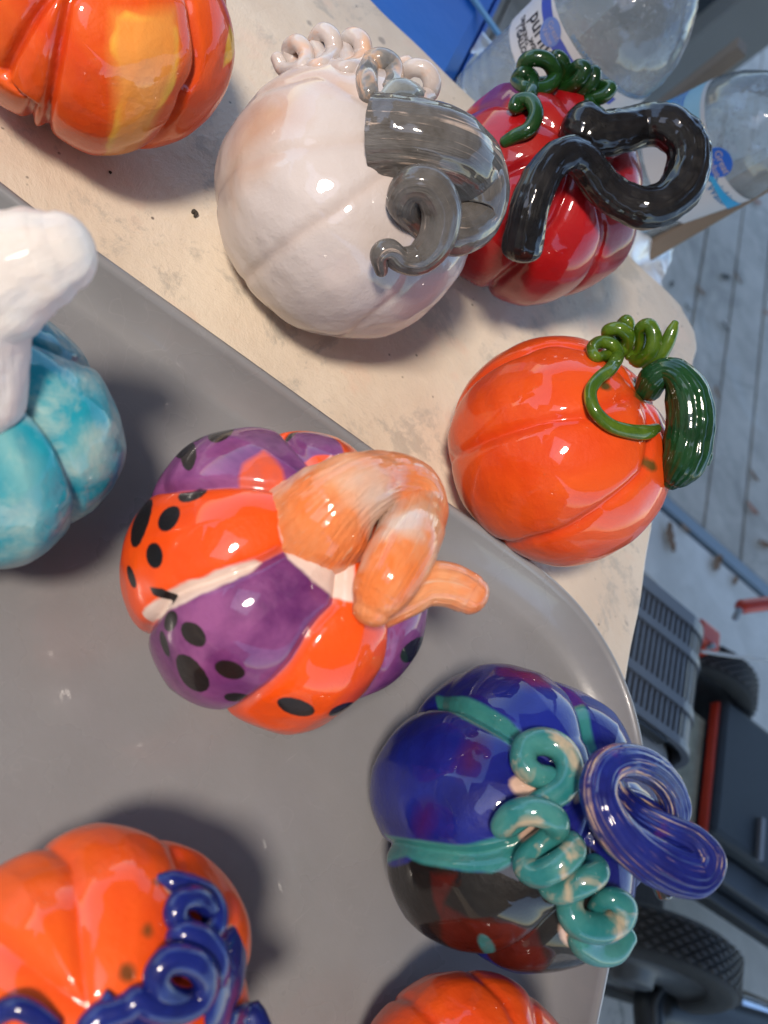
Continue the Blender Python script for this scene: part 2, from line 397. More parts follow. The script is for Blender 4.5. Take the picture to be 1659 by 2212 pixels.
# outline in (a,b), slightly wavy, chipped corner
out = []
def edge(p0, p1, n_, amp):
    for i in range(n_):
        t = i/n_; q = np.array(p0)*(1-t)+np.array(p1)*t; d = np.array(p1)-np.array(p0); nn = np.array([d[1], -d[0]])/np.hypot(*d)
        out.append(q+nn*(amp*math.sin(i*1.1)*.6+amp*math.sin(i*.37+1)))
edge((-.62, -.35), (.502, -.35), 10, 0); edge((.502, -.35), (.508, .60), 60, .0012); edge((.512, .60), (.530, .835), 24, .002); edge((.530, .835), (.524, .856), 4, .001); edge((.522, .858), (.497, .876), 6, .0012); edge((.497, .876), (-.62, .872), 70, .0016); edge((-.62, .872), (-.62, -.35), 6, 0)
lo_ = [ab(x, y)[:2] for x, y in out]
tt_ = prism('tabletop', lo_, -.022, 0., MS, table)
bv = tt_.modifiers.new('b', 'BEVEL'); bv.width = .003; bv.segments = 3; bv.limit_method = 'ANGLE'
lm = plain('dark_table_steel', (.05, .05, .055), .5)
for a_, b_ in ((-.5, -.25), (.38, -.25), (.38, .74), (-.5, .74)): boxab('leg', a_-.02, a_+.02, b_-.02, b_+.02, FZ, -.022, lm, table)

# ================================================================ TRAY
TRH = .030
rim_px = [(-900, -330), (0, 395), (200, 538), (500, 752), (700, 896), (900, 1040), (1000, 1110), (1090, 1172), (1180, 1240), (1250, 1308), (1305, 1385), (1348, 1470), (1377, 1560), (1390, 1650), (1380, 1760), (1352, 1900), (1322, 2050), (1290, 2212), (1150, 2900)]
rim = catmull(np.array([at(u, v, TRH) for u, v in rim_px]), 8)
inn = ab(-.05, -.1)
def off(Pn, d, z):
    T = np.gradient(Pn, axis=0); T[:, 2] = 0; T /= np.linalg.norm(T, axis=1)[:, None]; Nn = np.stack([-T[:, 1], T[:, 0], 0*T[:, 0]], -1)
    s_ = np.sign(np.sum(Nn*(inn-Pn), axis=1).mean()); Q = Pn+Nn*s_*d; Q[:, 2] = z; return Q
prof = [(.0125, .0005), (.003, .008), (.0008, .020), (-.0012, TRH-.001), (.0002, TRH+.0012), (.0030, TRH+.0022), (.0055, TRH+.001), (.0066, TRH-.002), (.0095, .021), (.0150, .0125), (.0205, .0062), (.0235, .0046), (.0265, .0040), (.032, .0038), (.06, .0038)]
rows = [off(rim, d, z) for d, z in prof]
nr_, nl = len(rows), len(rim); V = np.concatenate(rows)
i = np.arange(nr_-1)[:, None]; j = np.arange(nl-1)[None, :]; Fq = np.stack([i*nl+j, i*nl+j+1, (i+1)*nl+j+1, (i+1)*nl+j], -1).reshape(-1, 4)
def m_tray():
    n = NT('grey_tray_plastic'); v = n.coord()
    c = n.mix(n.ramp(n.noise(v, 5, 5, .6), .35, .65), (.20, .20, .205), (.25, .25, .255))
    k = n.ramp(n.noise(v, 14, 6, .7, .6), .58, .68); c = n.mix(n.math('MULTIPLY', k, .35), c, (.26, .25, .25))
    # hair thin scratches
    for q, (sx, sy) in enumerate(((6, 140), (150, 9))):
        mp_ = n.n('ShaderNodeMapping'); n.l(v, mp_.inputs[0]); mp_.inputs['Rotation'].default_value = (0, 0, .5+q*.9); mp_.inputs['Scale'].default_value = (sx, sy, 1)
        s_ = n.ramp(n.noise(mp_.outputs[0], 1, 2, .5, 1.2), .72, .76); s_ = n.math('MULTIPLY', s_, n.ramp(n.noise(v, 11, 2), .5, .62)); c = n.mix(n.math('MULTIPLY', s_, .45), c, (.42, .41, .40))
    wv = n.n('ShaderNodeTexVoronoi'); wv.feature = 'DISTANCE_TO_EDGE'; n.l(n.mix(.25, v, n.noise(v, 12, 3, out='Color')), wv.inputs['Vector']); wv.inputs['Scale'].default_value = 16
    s_ = n.math('MULTIPLY', n.ramp(wv.outputs['Distance'], .012, .0), n.ramp(n.noise(v, 8, 2), .52, .6)); c = n.mix(n.math('MULTIPLY', s_, .12), c, (.4, .39, .38))
    vd = n.n('ShaderNodeTexVoronoi'); n.l(v, vd.inputs['Vector']); vd.inputs['Scale'].default_value = 85
    s_ = n.math('MULTIPLY', n.ramp(vd.outputs['Distance'], .045, .02), n.ramp(n.noise(v, 20, 3), .55, .6)); c = n.mix(n.math('MULTIPLY', s_, .3), c, (.5, .48, .46))
    k = n.ramp(n.noise(v, 3.1, 4, .6, .5), .45, .65, 0., .25); c = n.mix(k, c, (.20, .185, .175))
    return n.fin(c, n.ramp(n.noise(v, 12, 4), .3, .7, .22, .36), n.bump(n.noise(v, 240, 4, .7), .00012), .25)
MT = m_tray()
tray = empty('plastic_tray', ab(.1, .1, .0), 'big smooth grey tray with rolled rim and rounded corner holding pumpkins', 'tray')
mesh('tray_wall', V, Fq, MT, tray, True)
fl = rows[-1]; poly = [tuple(q) for q in fl]+[tuple(ab(-.62, -.35, .0038)-np.array([0, 0, 0]))]
mesh('tray_floor', poly, [tuple(range(len(poly)))], MT, tray)
# ================================================================ PUMPKINS
z1 = zc(0, 0, .358); z2 = zc(432, 27, .4557); z3 = zc(810, 0, .5117); z4 = zc(918, 648, .4466)
z5 = zc(216, 864, .5533); z6 = zc(756, 1377, .5443); z7 = zc(0, 1728, .3906); z8 = zc(0, 405, .403)
def Z(f, pts): return [f(*q) for q in pts]
def tpts(pk, f, rows, k=None, surf=True, fat=1.):
    """rows: x y r lift (zoom units for x y r)"""
    k = k or (f(1, 0)[0]-f(0, 0)[0]); out = []
    for rw in rows:
        x, y, r, l = rw; u, v = f(x, y); out.append(pk.P(u, v, r*k*fat, l, surf))
    return out

# ---- 1 orange and yellow, top left
p = Pumpkin(200, 22, 318, .80, (300, -190), 0)
rt = pump_root(p, 'large orange ceramic pumpkin with a yellow streak, cropped by the upper left corner')
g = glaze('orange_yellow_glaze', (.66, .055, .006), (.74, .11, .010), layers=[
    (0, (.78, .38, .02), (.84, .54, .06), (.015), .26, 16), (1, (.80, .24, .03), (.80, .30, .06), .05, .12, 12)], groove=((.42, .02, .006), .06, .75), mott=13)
p.build('body', rt, g, seams=[Z(z1, [(405, 0), (330, 400), (240, 880)]), Z(z1, [(1170, 0), (1215, 380), (1140, 590)]), Z(z1, [(0, 470), (180, 640)])], masks=[
    [('poly', Z(z1, [(760, 60), (1050, 180), (1070, 350), (1040, 550), (950, 680), (880, 830), (780, 930), (600, 930), (640, 820), (700, 700), (780, 500), (690, 300), (700, 100)])), ('poly', Z(z1, [(1370, 130), (1420, 250), (1340, 410), (1360, 260)]))],
    [('poly', Z(z1, [(690, 90), (1050, 60), (1080, 350), (950, 720), (800, 940), (600, 930), (690, 600), (660, 300)]))]],
    lobe=.10, crease=.045, cw=.035, seed=1)

# ---- 2 white with grey horn
p = Pumpkin(750, 442, 288, .86, (905, 320), 0); P2 = p
rt = pump_root(p, 'white and blush ceramic pumpkin with a thick curled grey horn stem, beside the red pumpkin')
g = glaze('white_blush_glaze', (.52, .455, .425), (.58, .52, .495), layers=[(0, (.50, .33, .24), (.50, .38, .30), .14, .16, 9)], groove=((.46, .33, .26), .08, .35), mott=7, wavy=.003)
p.build('body', rt, g, seams=[Z(z2, [(160, 725), (420, 660), (690, 620)]), Z(z2, [(290, 1200), (500, 1030), (640, 950)]), Z(z2, [(700, 1530), (930, 1330), (1000, 1200)]), Z(z2, [(390, 350), (560, 315), (700, 385)])], masks=[
    [('poly', Z(z2, [(180, 600), (260, 440), (480, 400), (470, 520), (360, 600), (160, 760), (150, 900), (120, 800)])), ('poly', Z(z2, [(380, 330), (600, 290), (700, 380), (560, 350)])), ('poly', Z(z2, [(170, 720), (350, 690), (300, 760), (180, 800)]))]],
    lobe=.012, crease=.012, cw=.045, dimple=.05, seed=2, rough=.016)
gs = glazetube('grey_horn_glaze', (.075, .066, .058), (.14, .13, .123), clay=(.42, .33, .27), clayamt=.40, streak=300, along=8, bumpd=.0020)
S = tpts(p, z2, [(850, 605, 215, -.10), (950, 602, 198, .02), (1060, 615, 192, .14), (1175, 655, 188, .24), (1265, 745, 180, .30), (1308, 860, 160, .30), (1290, 975, 135, .22), (1220, 1040, 114, .10), (1125, 1030, 102, .0), (1030, 970, 90, .02), (965, 895, 84, .16), (1005, 820, 88, .30), (1090, 830, 94, .40), (1145, 935, 96, .42), (1120, 1075, 90, .36), (1040, 1165, 78, .28), (950, 1170, 62, .24), (893, 1125, 54, .26), (850, 1150, 46, .26), (860, 1225, 32, .22)])
tube('stem', S, gs, rt, nseg=72, per=14, ridge=.045, nr=19, lump=.02, seed=3, cap=(0, 1))
gw = glazetube('white_coil_glaze', (.48, .41, .38), (.55, .50, .47), clay=(.52, .32, .22), clayamt=.38, streak=40, along=20, patch=((.62, .40, .28), .45, 45))
coil = []
def helix(pts):  # zoom centre, radii x/y, r, start..: loops of a spring seen nearly side on
    return pts
S = tpts(p, z2, [(365, 215, 26, -.15), (400, 270, 30, -.1), (480, 268, 33, .0), (505, 200, 33, .02), (465, 145, 33, -.05), (425, 175, 33, -.15), (470, 250, 34, -.1), (560, 262, 36, .02),
    (632, 200, 36, .02), (625, 120, 36, -.03), (580, 95, 36, -.1), (550, 160, 36, -.14), (600, 250, 36, -.04), (700, 272, 37, .06), (768, 220, 37, .06), (765, 140, 37, .0), (720, 118, 37, -.07), (688, 170, 37, -.1), (715, 260, 37, .0), (770, 300, 34, .04)], fat=1.22)
tube('curled_vine', S, gw, rt, nseg=24, per=10, seed=5)
gg = glazetube('silver_coil_glaze', (.13, .125, .12), (.24, .235, .23), clay=(.50, .33, .23), clayamt=.40, streak=90, along=10, mott=60, patch=((.45, .30, .20), .42, 60))
S = tpts(p, z2, [(800, 390, 40, .05), (790, 320, 44, .10), (800, 250, 44, .14), (850, 222, 44, .14), (905, 250, 44, .10), (918, 320, 42, .06), (900, 370, 38, .02)], fat=1.22)
tube('grey_curl', S, gg, rt, nseg=24, per=10, seed=6)
S = tpts(p, z2, [(940, 250, 26, -.02), (985, 240, 28, .0), (960, 290, 30, .0), (1010, 262, 34, .05), (1070, 275, 36, .06), (1100, 330, 36, .06), (1085, 385, 34, .04), (1030, 410, 30, .0), (985, 380, 28, .0)], fat=1.22)
tube('white_curl', S, gw, rt, nseg=24, per=10, seed=7)
S = tpts(p, z2, [(865, 400, 20, .10), (920, 365, 46, .12), (990, 375, 52, .12), (1050, 400, 34, .11), (1085, 420, 12, .10)])
tube('silver_leaf', S, glazetube('silver_leaf_glaze', (.20, .215, .21), (.30, .32, .31), clay=(.45, .3, .22), clayamt=.25, streak=200, along=50), rt, nseg=14, per=6, ridge=.35, nr=5, lump=.12, seed=8)

# ---- 3 red with black stem
p = Pumpkin(1152, 425, 238, .84, (1262, 300), 0); P3 = p
rt = pump_root(p, 'deep red ceramic pumpkin with a thick looping black stem and dark green tendrils')
g = glaze('red_glaze', (.24, .003, .006), (.33, .006, .008), layers=[(0, (.10, .012, .08), (.14, .015, .09), .04, .08, 14), (1, (.34, .016, .010), (.30, .008, .008), .06, .14, 18)], groove=((.22, .004, .006), .06, .7), mott=12)
p.build('body', rt, g, seams=[[(1045, 640), (1130, 565), (1200, 480)], [(1288, 600), (1312, 520), (1300, 440)], [(1010, 420), (1100, 370), (1180, 340)], [(1080, 215), (1150, 240), (1210, 270)]], masks=[
    [('poly', [(985, 260), (1050, 180), (1130, 175), (1130, 205), (1060, 225), (1010, 270)])], [('poly', [(1100, 300), (1200, 220), (1260, 240), (1240, 330), (1150, 360)])]], lobe=.10, crease=.03, seed=4, dimple=.12)
gk = glazetube('black_stem_glaze', (.004, .0035, .004), (.009, .008, .009), clay=(.10, .010, .008), clayamt=.26, streak=210, along=9, bumpd=.0016, contrast=(.4, .6), coatw=.8)
S = tpts(p, z3, [(872, 548, 112, .80), (945, 568, 104, .80), (1030, 560, 94, .78), (1125, 535, 88, .72), (1230, 530, 88, .78), (1312, 600, 90, .82), (1325, 710, 90, .84), (1270, 820, 90, .86), (1160, 880, 86, .88), (1040, 850, 80, .90), (950, 775, 78, .96), (890, 690, 76, 1.04), (820, 648, 72, 1.14), (735, 700, 76, 1.20), (675, 810, 82, 1.22), (640, 930, 84, 1.18), (622, 1040, 86, 1.10)], surf=False)
tube('stem', S, gk, rt, nseg=56, per=14, ridge=.11, nr=16, lump=.075, seed=9, cap=(1, 1))
gv = glazetube('dark_green_glaze', (.004, .028, .006), (.012, .055, .009), clay=(.10, .14, .02), clayamt=.25, streak=40, along=20)
S = tpts(p, z3, [(548, 600, 26, .02), (590, 575, 30, .06), (650, 545, 33, .10), (680, 480, 33, .14), (655, 425, 32, .16), (605, 425, 30, .14), (590, 455, 28, .10), (625, 440, 28, .03), (660, 390, 30, .05), (662, 330, 32, .12), (625, 310, 32, .14), (602, 345, 32, .12), (640, 375, 32, .04),
   (720, 370, 33, .02), (760, 320, 34, .08), (730, 260, 35, .12), (670, 245, 35, .12), (630, 275, 34, .08), (650, 350, 32, -.04), (740, 350, 32, -.06), (795, 310, 32, .0), (795, 265, 31, .04), (765, 240, 30, .04), (755, 280, 30, -.04), (790, 370, 32, .0),
   (850, 350, 34, .12), (885, 300, 34, .14), (860, 285, 34, .10), (825, 330, 34, .02), (850, 390, 34, .04), (910, 360, 33, .12), (925, 305, 30, .10), (890, 330, 30, .02), (880, 400, 32, .04), (950, 410, 32, .12), (995, 375, 28, .12), (965, 362, 26, .06), (915, 400, 28, .04), (905, 440, 26, .02), (960, 480, 20, -.02)])
tube('tendril', S, gv, rt, nseg=20, per=8, seed=10)
S = tpts(p, z3, [(1040, 730, 8, .1), (1055, 770, 22, .1), (1062, 810, 20, .1), (1066, 845, 6, .1)], surf=False)
tube('leaf', S, gv, rt, nseg=14, per=8, seed=10)

# ---- 4 bright orange with green stem
p = Pumpkin(1208, 975, 247, .90, (1392, 850), 0); P4 = p
rt = pump_root(p, 'glossy bright orange ceramic pumpkin with a thick green stem, alone near the table corner')
g = glaze('bright_orange_glaze', (.62, .052, .006), (.72, .09, .010), layers=[(0, (.14, .06, .01), (.05, .05, .01), .02, .10, 60)], groove=((.62, .035, .006), .09, .6), mott=11, wavy=.0015)
p.build('body', rt, g, seams=[Z(z4, [(130, 765), (300, 670), (560, 590), (780, 565)]), Z(z4, [(440, 1185), (700, 1120), (900, 975), (1060, 830)]), Z(z4, [(400, 270), (600, 215), (780, 240)])],
    masks=[[('ell', z4(870, 425), 12, 8, 10), ('ell', z4(1090, 800), 11, 16, -30), ('poly', Z(z4, [(1030, 350), (1160, 330), (1165, 480), (1130, 500), (1070, 480), (1030, 450)]))]], lobe=.05, crease=.028, cw=.05, dimple=.06, seed=12, rough=.008)
gd = glazetube('deep_green_stem_glaze', (.003, .030, .007), (.006, .048, .011), clay=(.25, .12, .03), clayamt=.2, streak=260, along=9, bumpd=.0020, contrast=(.4, .6))
S = tpts(p, z4, [(1080, 430, 66, .42), (1110, 380, 70, .50), (1165, 345, 64, .56), (1225, 370, 80, .60), (1270, 450, 104, .60), (1285, 560, 112, .60), (1275, 680, 112, .60), (1250, 780, 104, .58), (1215, 845, 80, .54), (1190, 880, 44, .50)], surf=False)
S = [[*(np.array(q[:3])), q[3]] for q in S]
tube('stem', S, gd, rt, nseg=64, per=14, ridge=.15, nr=15, lump=.06, seed=12)
S = tpts(p, z4, [(1350, 735, 24, .62), (1368, 752, 26, .62), (1368, 790, 14, .60)], surf=False)
tube('stem_knob', S, gd, rt, nseg=20, per=6, seed=12)
gl = glazetube('olive_green_glaze', (.035, .085, .004), (.09, .15, .008), clay=(.30, .26, .02), clayamt=.35, streak=60, along=18, mott=70)
S = tpts(p, z4, [(1118, 622, 26, .06), (1070, 640, 38, .09), (990, 635, 36, .09), (895, 605, 34, .08), (822, 535, 33, .10), (800, 450, 32, .12), (835, 385, 32, .14), (900, 330, 33, .16), (932, 265, 33, .20), (905, 215, 32, .22), (845, 205, 32, .22), (808, 235, 30, .18), (825, 275, 28, .12), (880, 270, 30, .02), (960, 235, 34, .02), (985, 180, 35, .08), (940, 140, 34, .12), (885, 150, 32, .10), (900, 190, 32, .0), (955, 170, 30, -.06), (985, 130, 30, -.02), (975, 100, 30, .0), (950, 115, 26, -.06)])
tube('tendril', S, gl, rt, nseg=24, per=10, seed=13)
S = tpts(p, z4, [(985, 270, 26, -.06), (1030, 250, 30, -.05), (1045, 200, 30, .0), (1045, 140, 33, .05), (1085, 125, 36, .08), (1108, 180, 38, .10), (1095, 250, 40, .10), (1040, 295, 34, .04), (1010, 290, 28, -.02)])
tube('tendril', S, gl, rt, nseg=24, per=10, seed=14)
S = tpts(p, z4, [(1065, 315, 24, .02), (1120, 290, 34, .08), (1165, 220, 36, .08), (1195, 150, 30, .06), (1210, 112, 18, .05)])
tube('tendril', S, gl, rt, nseg=24, per=10, seed=15)

# ---- 5 orange and purple with black spots
p = Pumpkin(603, 1241, 335, .82, (742, 1125), .0038); P5 = p
rt = pump_root(p, 'orange and purple lobed ceramic pumpkin painted with black spots and a twisted pale orange stem')
cl = (.70, .50, .42)
g = glaze('orange_purple_glaze', (.74, .062, .004), (.80, .085, .006), layers=[
    (0, (.10, .016, .10), (.26, .075, .21), .008, .03, 30),
    (3, (.75, .09, .015), (.5, .09, .06), .02, .14, 22),
    (1, (.66, .50, .42), (.72, .58, .50), .010, .10, 30),
    (2, (.010, .009, .010), (.020, .014, .012), .005, .02, 60)], groove=((.45, .20, .20), .035, .5), mott=16, wavy=.002)
sp = [(350, 353, 62, 42, -15), (277, 466, 40, 56, 15), (225, 611, 34, 50, 0), (128, 690, 16, 45, -10), (268, 865, 32, 45, 30), (370, 912, 60, 42, 38), (510, 1050, 60, 40, 20), (525, 1187, 50, 24, 15), (765, 1210, 75, 33, 3), (943, 1210, 55, 27, -20),
      (475, 140, 52, 30, -22), (345, 215, 30, 52, 15), (600, 92, 36, 14, 0), (755, 105, 32, 14, 0), (890, 108, 58, 22, 22), (1000, 155, 60, 22, 35), (1205, 965, 22, 60, 30), (1015, 1200, 25, 14, -40), (240, 960, 18, 55, -20)]
spots = [('ell', z5(x, y), rx*.5533, ry*.5533, ro) for x, y, rx, ry, ro in sp]
spots += [('ell', z5(168, 480), 18, 56, 12), ('poly', Z(z5, [(190, 730), (240, 735), (275, 770), (270, 805), (240, 790), (195, 760)])),
          ('ell', z5(358, 1068), 50, 28, 52), ('ell', z5(385, 125), 54, 20, -28), ('ell', z5(320, 190), 15, 22, 30)]
p.build('body', rt, g, seams=[Z(z5, [(205, 330), (400, 312), (560, 312), (720, 330)]), Z(z5, [(165, 885), (270, 770), (450, 700), (620, 635)]), Z(z5, [(560, 1235), (720, 1090), (830, 920), (930, 810)]), Z(z5, [(1100, 1100), (1142, 1000), (1150, 880)]), Z(z5, [(695, 75), (760, 150), (820, 215)])],
    masks=[[('lobes', [z5(500, 950), z5(450, 220), z5(1210, 950)]), ('poly', Z(z5, [(680, 110), (890, 90), (930, 190), (950, 240), (800, 200)]))],
           [('poly', Z(z5, [(150, 900), (140, 830), (260, 745), (400, 690), (600, 622), (622, 632), (590, 665), (420, 745), (290, 812), (190, 870)])), ('poly', Z(z5, [(730, 340), (700, 500), (730, 620), (820, 700), (930, 790), (1000, 800), (1000, 500), (900, 220), (760, 290)]))],
           spots,
           [('poly', Z(z5, [(560, 250), (640, 210), (700, 270), (720, 340), (600, 340), (520, 325)]))]],
    lobe=.10, crease=.035, cw=.035, lw=.22, dimple=.05, seed=16, nA=520, nP=240, rough=.014)
go = glazetube('pale_orange_stem_glaze', (.78, .19, .04), (.76, .33, .15), clay=(.68, .45, .31), clayamt=.36, streak=380, along=6, bumpd=.0022, patch=((.70, .50, .39), .42, 20), mott=26)
S = tpts(p, z5, [(835, 500, 232, -.24), (870, 465, 215, -.10), (925, 405, 188, .04), (1000, 350, 150, .18), (1100, 325, 126, .32), (1195, 350, 130, .40), (1225, 440, 132, .42), (1195, 560, 132, .40), (1140, 670, 128, .34), (1090, 760, 112, .26), (1060, 820, 80, .22)])
tube('stem', S, go, rt, nseg=160, per=16, ridge=.022, nr=38, lump=.03, seed=17, cap=(0, 1))
S = tpts(p, z5, [(1090, 830, 70, .40), (1190, 770, 84, .40), (1270, 720, 90, .38), (1360, 722, 88, .36), (1430, 750, 84, .34), (1455, 765, 76, .34)], surf=False)
tube('stem_tip', S, go, rt, nseg=40, per=12, ridge=.03, nr=9, lump=.03, seed=18)

# ---- 6 cobalt blue
p = Pumpkin(1113, 1754, 314, .88, (1300, 1700), .0038); P6 = p
rt = pump_root(p, 'cobalt blue and black ceramic pumpkin with teal seams, teal coil and ropelike blue stem')
g = glaze('cobalt_glaze', (.005, .006, .11), (.009, .018, .21), layers=[
    (1, (.025, .004, .07), (.05, .006, .08), .07, .10, 20),
    (2, (.006, .005, .005), (.010, .008, .007), .012, .04, 30),
    (3, (.035, .004, .003), (.06, .007, .005), .02, .05, 26),
    (0, (.010, .13, .14), (.04, .19, .17), .012, .05, 30),
    (4, (.55, .36, .26), (.50, .34, .26), .015, .06, 40)], mott=14, wavy=.0026)
p.build('body', rt, g, seams=[Z(z6, [(320, 225), (450, 260), (600, 340), (690, 410)]), Z(z6, [(115, 830), (300, 860), (500, 870), (640, 840)]), Z(z6, [(895, 220), (945, 320), (990, 430)]), Z(z6, [(600, 1300), (720, 1240), (860, 1100)])],
    masks=[[('poly', Z(z6, [(300, 245), (320, 200), (420, 205), (520, 245), (620, 300), (720, 400), (650, 430), (560, 370), (440, 300), (370, 262)])), ('poly', Z(z6, [(110, 780), (260, 810), (420, 825), (600, 790), (720, 780), (740, 860), (560, 940), (380, 920), (200, 880), (130, 900)])), ('poly', Z(z6, [(905, 240), (935, 250), (975, 340), (1005, 420), (985, 440), (950, 360)])), ('ell', z6(540, 1240), 16, 36, -15)],
           [('ell', z6(700, 140), 62, 32, 25), ('ell', z6(490, 460), 24, 50, 15), ('ell', z6(290, 730), 16, 40, 25)],
           [('poly', Z(z6, [(110, 905), (250, 880), (400, 925), (560, 930), (680, 880), (820, 880), (980, 880), (1060, 1100), (1000, 1300), (780, 1420), (500, 1400), (250, 1300), (90, 1150)])), ('ell', z6(950, 900), 30, 40, 0)],
           [('poly', Z(z6, [(370, 1060), (480, 1105), (650, 1130), (740, 1190), (780, 1290), (760, 1400), (560, 1400), (440, 1290), (360, 1190)])), ('poly', Z(z6, [(310, 940), (420, 945), (370, 1060), (380, 1150), (330, 1050)]))],
           [('ell', z6(690, 590), 32, 22, 20), ('ell', z6(720, 770), 22, 36, 30), ('ell', z6(890, 930), 26, 20, -20), ('ell', z6(930, 600), 10, 28, 10), ('ell', z6(880, 1190), 22, 24, 0)]],
    lobe=.12, crease=.03, cw=.045, dimple=.08, seed=19, nA=460, nP=220, rough=.014)
gt = glazetube('teal_coil_glaze', (.014, .14, .14), (.05, .20, .18), clay=(.48, .33, .22), clayamt=.30, streak=25, along=25, patch=((.38, .31, .21), .38, 55), mott=45)
gt2 = gt
S = tpts(p, z6, [(790, 555, 38, .02), (735, 545, 42, .04), (690, 500, 46, .07), (700, 435, 47, .10), (765, 412, 48, .12), (835, 440, 48, .13), (872, 510, 48, .13), (850, 590, 48, .10), (780, 645, 46, .05), (700, 690, 46, .04), (625, 735, 45, .06),
    (600, 745, 44, .10), (650, 700, 48, .14), (730, 688, 50, .16), (800, 715, 48, .15), (822, 765, 44, .10), (770, 810, 42, .03), (715, 860, 44, .03), (705, 910, 46, .08), (750, 935, 48, .13), (830, 900, 48, .15), (885, 850, 45, .12), (870, 815, 40, .04), (800, 880, 40, -.03), (810, 985, 42, .02), (850, 1000, 46, .10),
    (920, 965, 50, .13), (975, 935, 45, .11), (960, 905, 38, .02), (900, 985, 40, -.04), (875, 1060, 46, .04), (905, 1130, 50, .10), (985, 1150, 52, .14), (1060, 1120, 50, .15), (1080, 1065, 46, .12), (1030, 1035, 38, .06), (975, 1060, 32, .0), (960, 1110, 34, -.06), (920, 1190, 42, .0), (960, 1235, 48, .05), (1040, 1238, 50, .08), (1095, 1190, 40, .04)], surf=False)
# keep the coil on the body: use body-surface depth instead of centre depth
rows = [(790, 555, 38, .02), (735, 545, 42, .03), (690, 500, 46, .04), (700, 435, 47, .05), (765, 412, 48, .06), (835, 440, 48, .07), (872, 510, 48, .08), (850, 590, 48, .06), (780, 645, 46, .03), (700, 690, 46, .02), (635, 738, 44, .03),
    (605, 748, 42, .08), (650, 702, 47, .14), (730, 690, 50, .17), (805, 718, 48, .16), (818, 765, 44, .08), (770, 810, 42, .02), (715, 860, 44, .02), (700, 910, 46, .06), (750, 938, 48, .12), (830, 902, 48, .17), (885, 850, 45, .16), (868, 815, 40, .06), (810, 880, 40, -.03), (790, 975, 42, .02), (840, 1008, 46, .10),
    (920, 970, 50, .17), (978, 935, 45, .17), (960, 905, 38, .05), (900, 985, 40, -.02), (872, 1060, 46, .06), (900, 1130, 50, .14), (985, 1155, 52, .20), (1065, 1125, 50, .24), (1085, 1068, 46, .24), (1035, 1035, 38, .16), (985, 1060, 32, .06), (960, 1130, 36, -.02), (915, 1195, 44, .04), (960, 1240, 48, .12), (1040, 1240, 50, .18), (1095, 1185, 40, .16)]
S = tpts(p, z6, rows, fat=1.18)
tube('coiled_vine', S, gt, rt, nseg=28, per=9, seed=20)
gb = glazetube('blue_rope_glaze', (.005, .007, .10), (.010, .019, .18), clay=(.50, .33, .22), clayamt=.42, streak=300, along=8, bumpd=.0016, patch=((.10, .01, .12), .30, 40))
S = tpts(p, z6, [(960, 690, 50, .55), (1010, 640, 56, .62), (1120, 660, 56, .55), (1230, 720, 60, .50), (1290, 690, 58, .52), (1270, 600, 58, .60), (1195, 520, 62, .72), (1090, 488, 66, .86), (1005, 530, 72, .98), (985, 630, 76, 1.06), (1035, 740, 80, 1.10), (1130, 840, 84, 1.10), (1260, 918, 88, 1.08), (1370, 935, 88, 1.04), (1415, 880, 72, 1.02), (1370, 810, 60, .98), (1270, 765, 58, .92), (1170, 715, 54, .84), (1095, 650, 46, .74), (1060, 600, 40, .66)], surf=False)
tube('stem', S, gb, rt, nseg=72, per=16, ridge=.20, nr=17, lump=.05, seed=21, twist=6)
S = tpts(p, z6, [(1240, 985, 40, 1.0), (1250, 1012, 38, 1.0)], surf=False)
tube('glaze_drip', S, plain('black_drip', (.012, .008, .008), .2, coat=1), rt, nseg=24, per=6, cap=(1, 1))

# ---- 7 turquoise
p = Pumpkin(-65, 940, 314, .80, (-70, 770), .0038); P7 = p
rt = pump_root(p, 'turquoise ceramic pumpkin with a fat cream stem, cropped by the left edge')
g = glaze('turquoise_glaze', (.004, .17, .25), (.015, .30, .37), layers=[(0, (.16, .40, .40), (.28, .48, .45), .14, .5, 9)], groove=((.003, .15, .22), .08, .75), mott=8, clay=(.40, .50, .43), clayamt=.40, claysoft=.14, wavy=.0035)
p.build('body', rt, g, seams=[Z(z8, [(120, 790), (300, 860), (550, 965)]), Z(z8, [(70, 1090), (200, 1190), (350, 1400), (460, 1645)]), [(-60, 1010), (-80, 1130), (-90, 1210)]], masks=[[('ell', z8(350, 650), 60, 50, 0), ('poly', Z(z8, [(0, 1300), (200, 1500), (250, 1800), (150, 2050), (0, 2080)])), ('ell', z8(500, 1450), 40, 60, 0)]],
    lobe=.11, crease=.05, cw=.04, dimple=.06, seed=23, nA=420, nP=200, rough=.016, bumps=.004)
gc = glazetube('cream_stem_glaze', (.66, .58, .52), (.72, .66, .60), clay=(.66, .47, .37), clayamt=.25, streak=160, along=12, bumpd=.0014, contrast=(.35, .65), coatw=.35)
S = [[*atd(q[0], q[1], p.t-q[3]*p.R), q[2]/FPX*(p.t-q[3]*p.R)] for q in [(-75, 800, 118, .80), (-95, 730, 124, .84), (-80, 660, 140, .92), (-10, 604, 138, .98), (62, 568, 118, 1.0), (108, 552, 102, 1.0), (136, 542, 86, 1.0)]]
tube('stem', S, gc, rt, nseg=72, per=16, ridge=.05, nr=9, lump=.05, seed=24, cap=(0, 1))
S = [[*atd(q[0], q[1], p.t-q[3]*p.R), q[2]/FPX*(p.t-q[3]*p.R)] for q in [(-62, 850, 118, .66), (-62, 790, 120, .76), (-68, 735, 126, .84), (-72, 690, 132, .90)]]
tube('stem_base', S, gc, rt, nseg=60, per=12, ridge=.04, nr=9, lump=.04, seed=25)

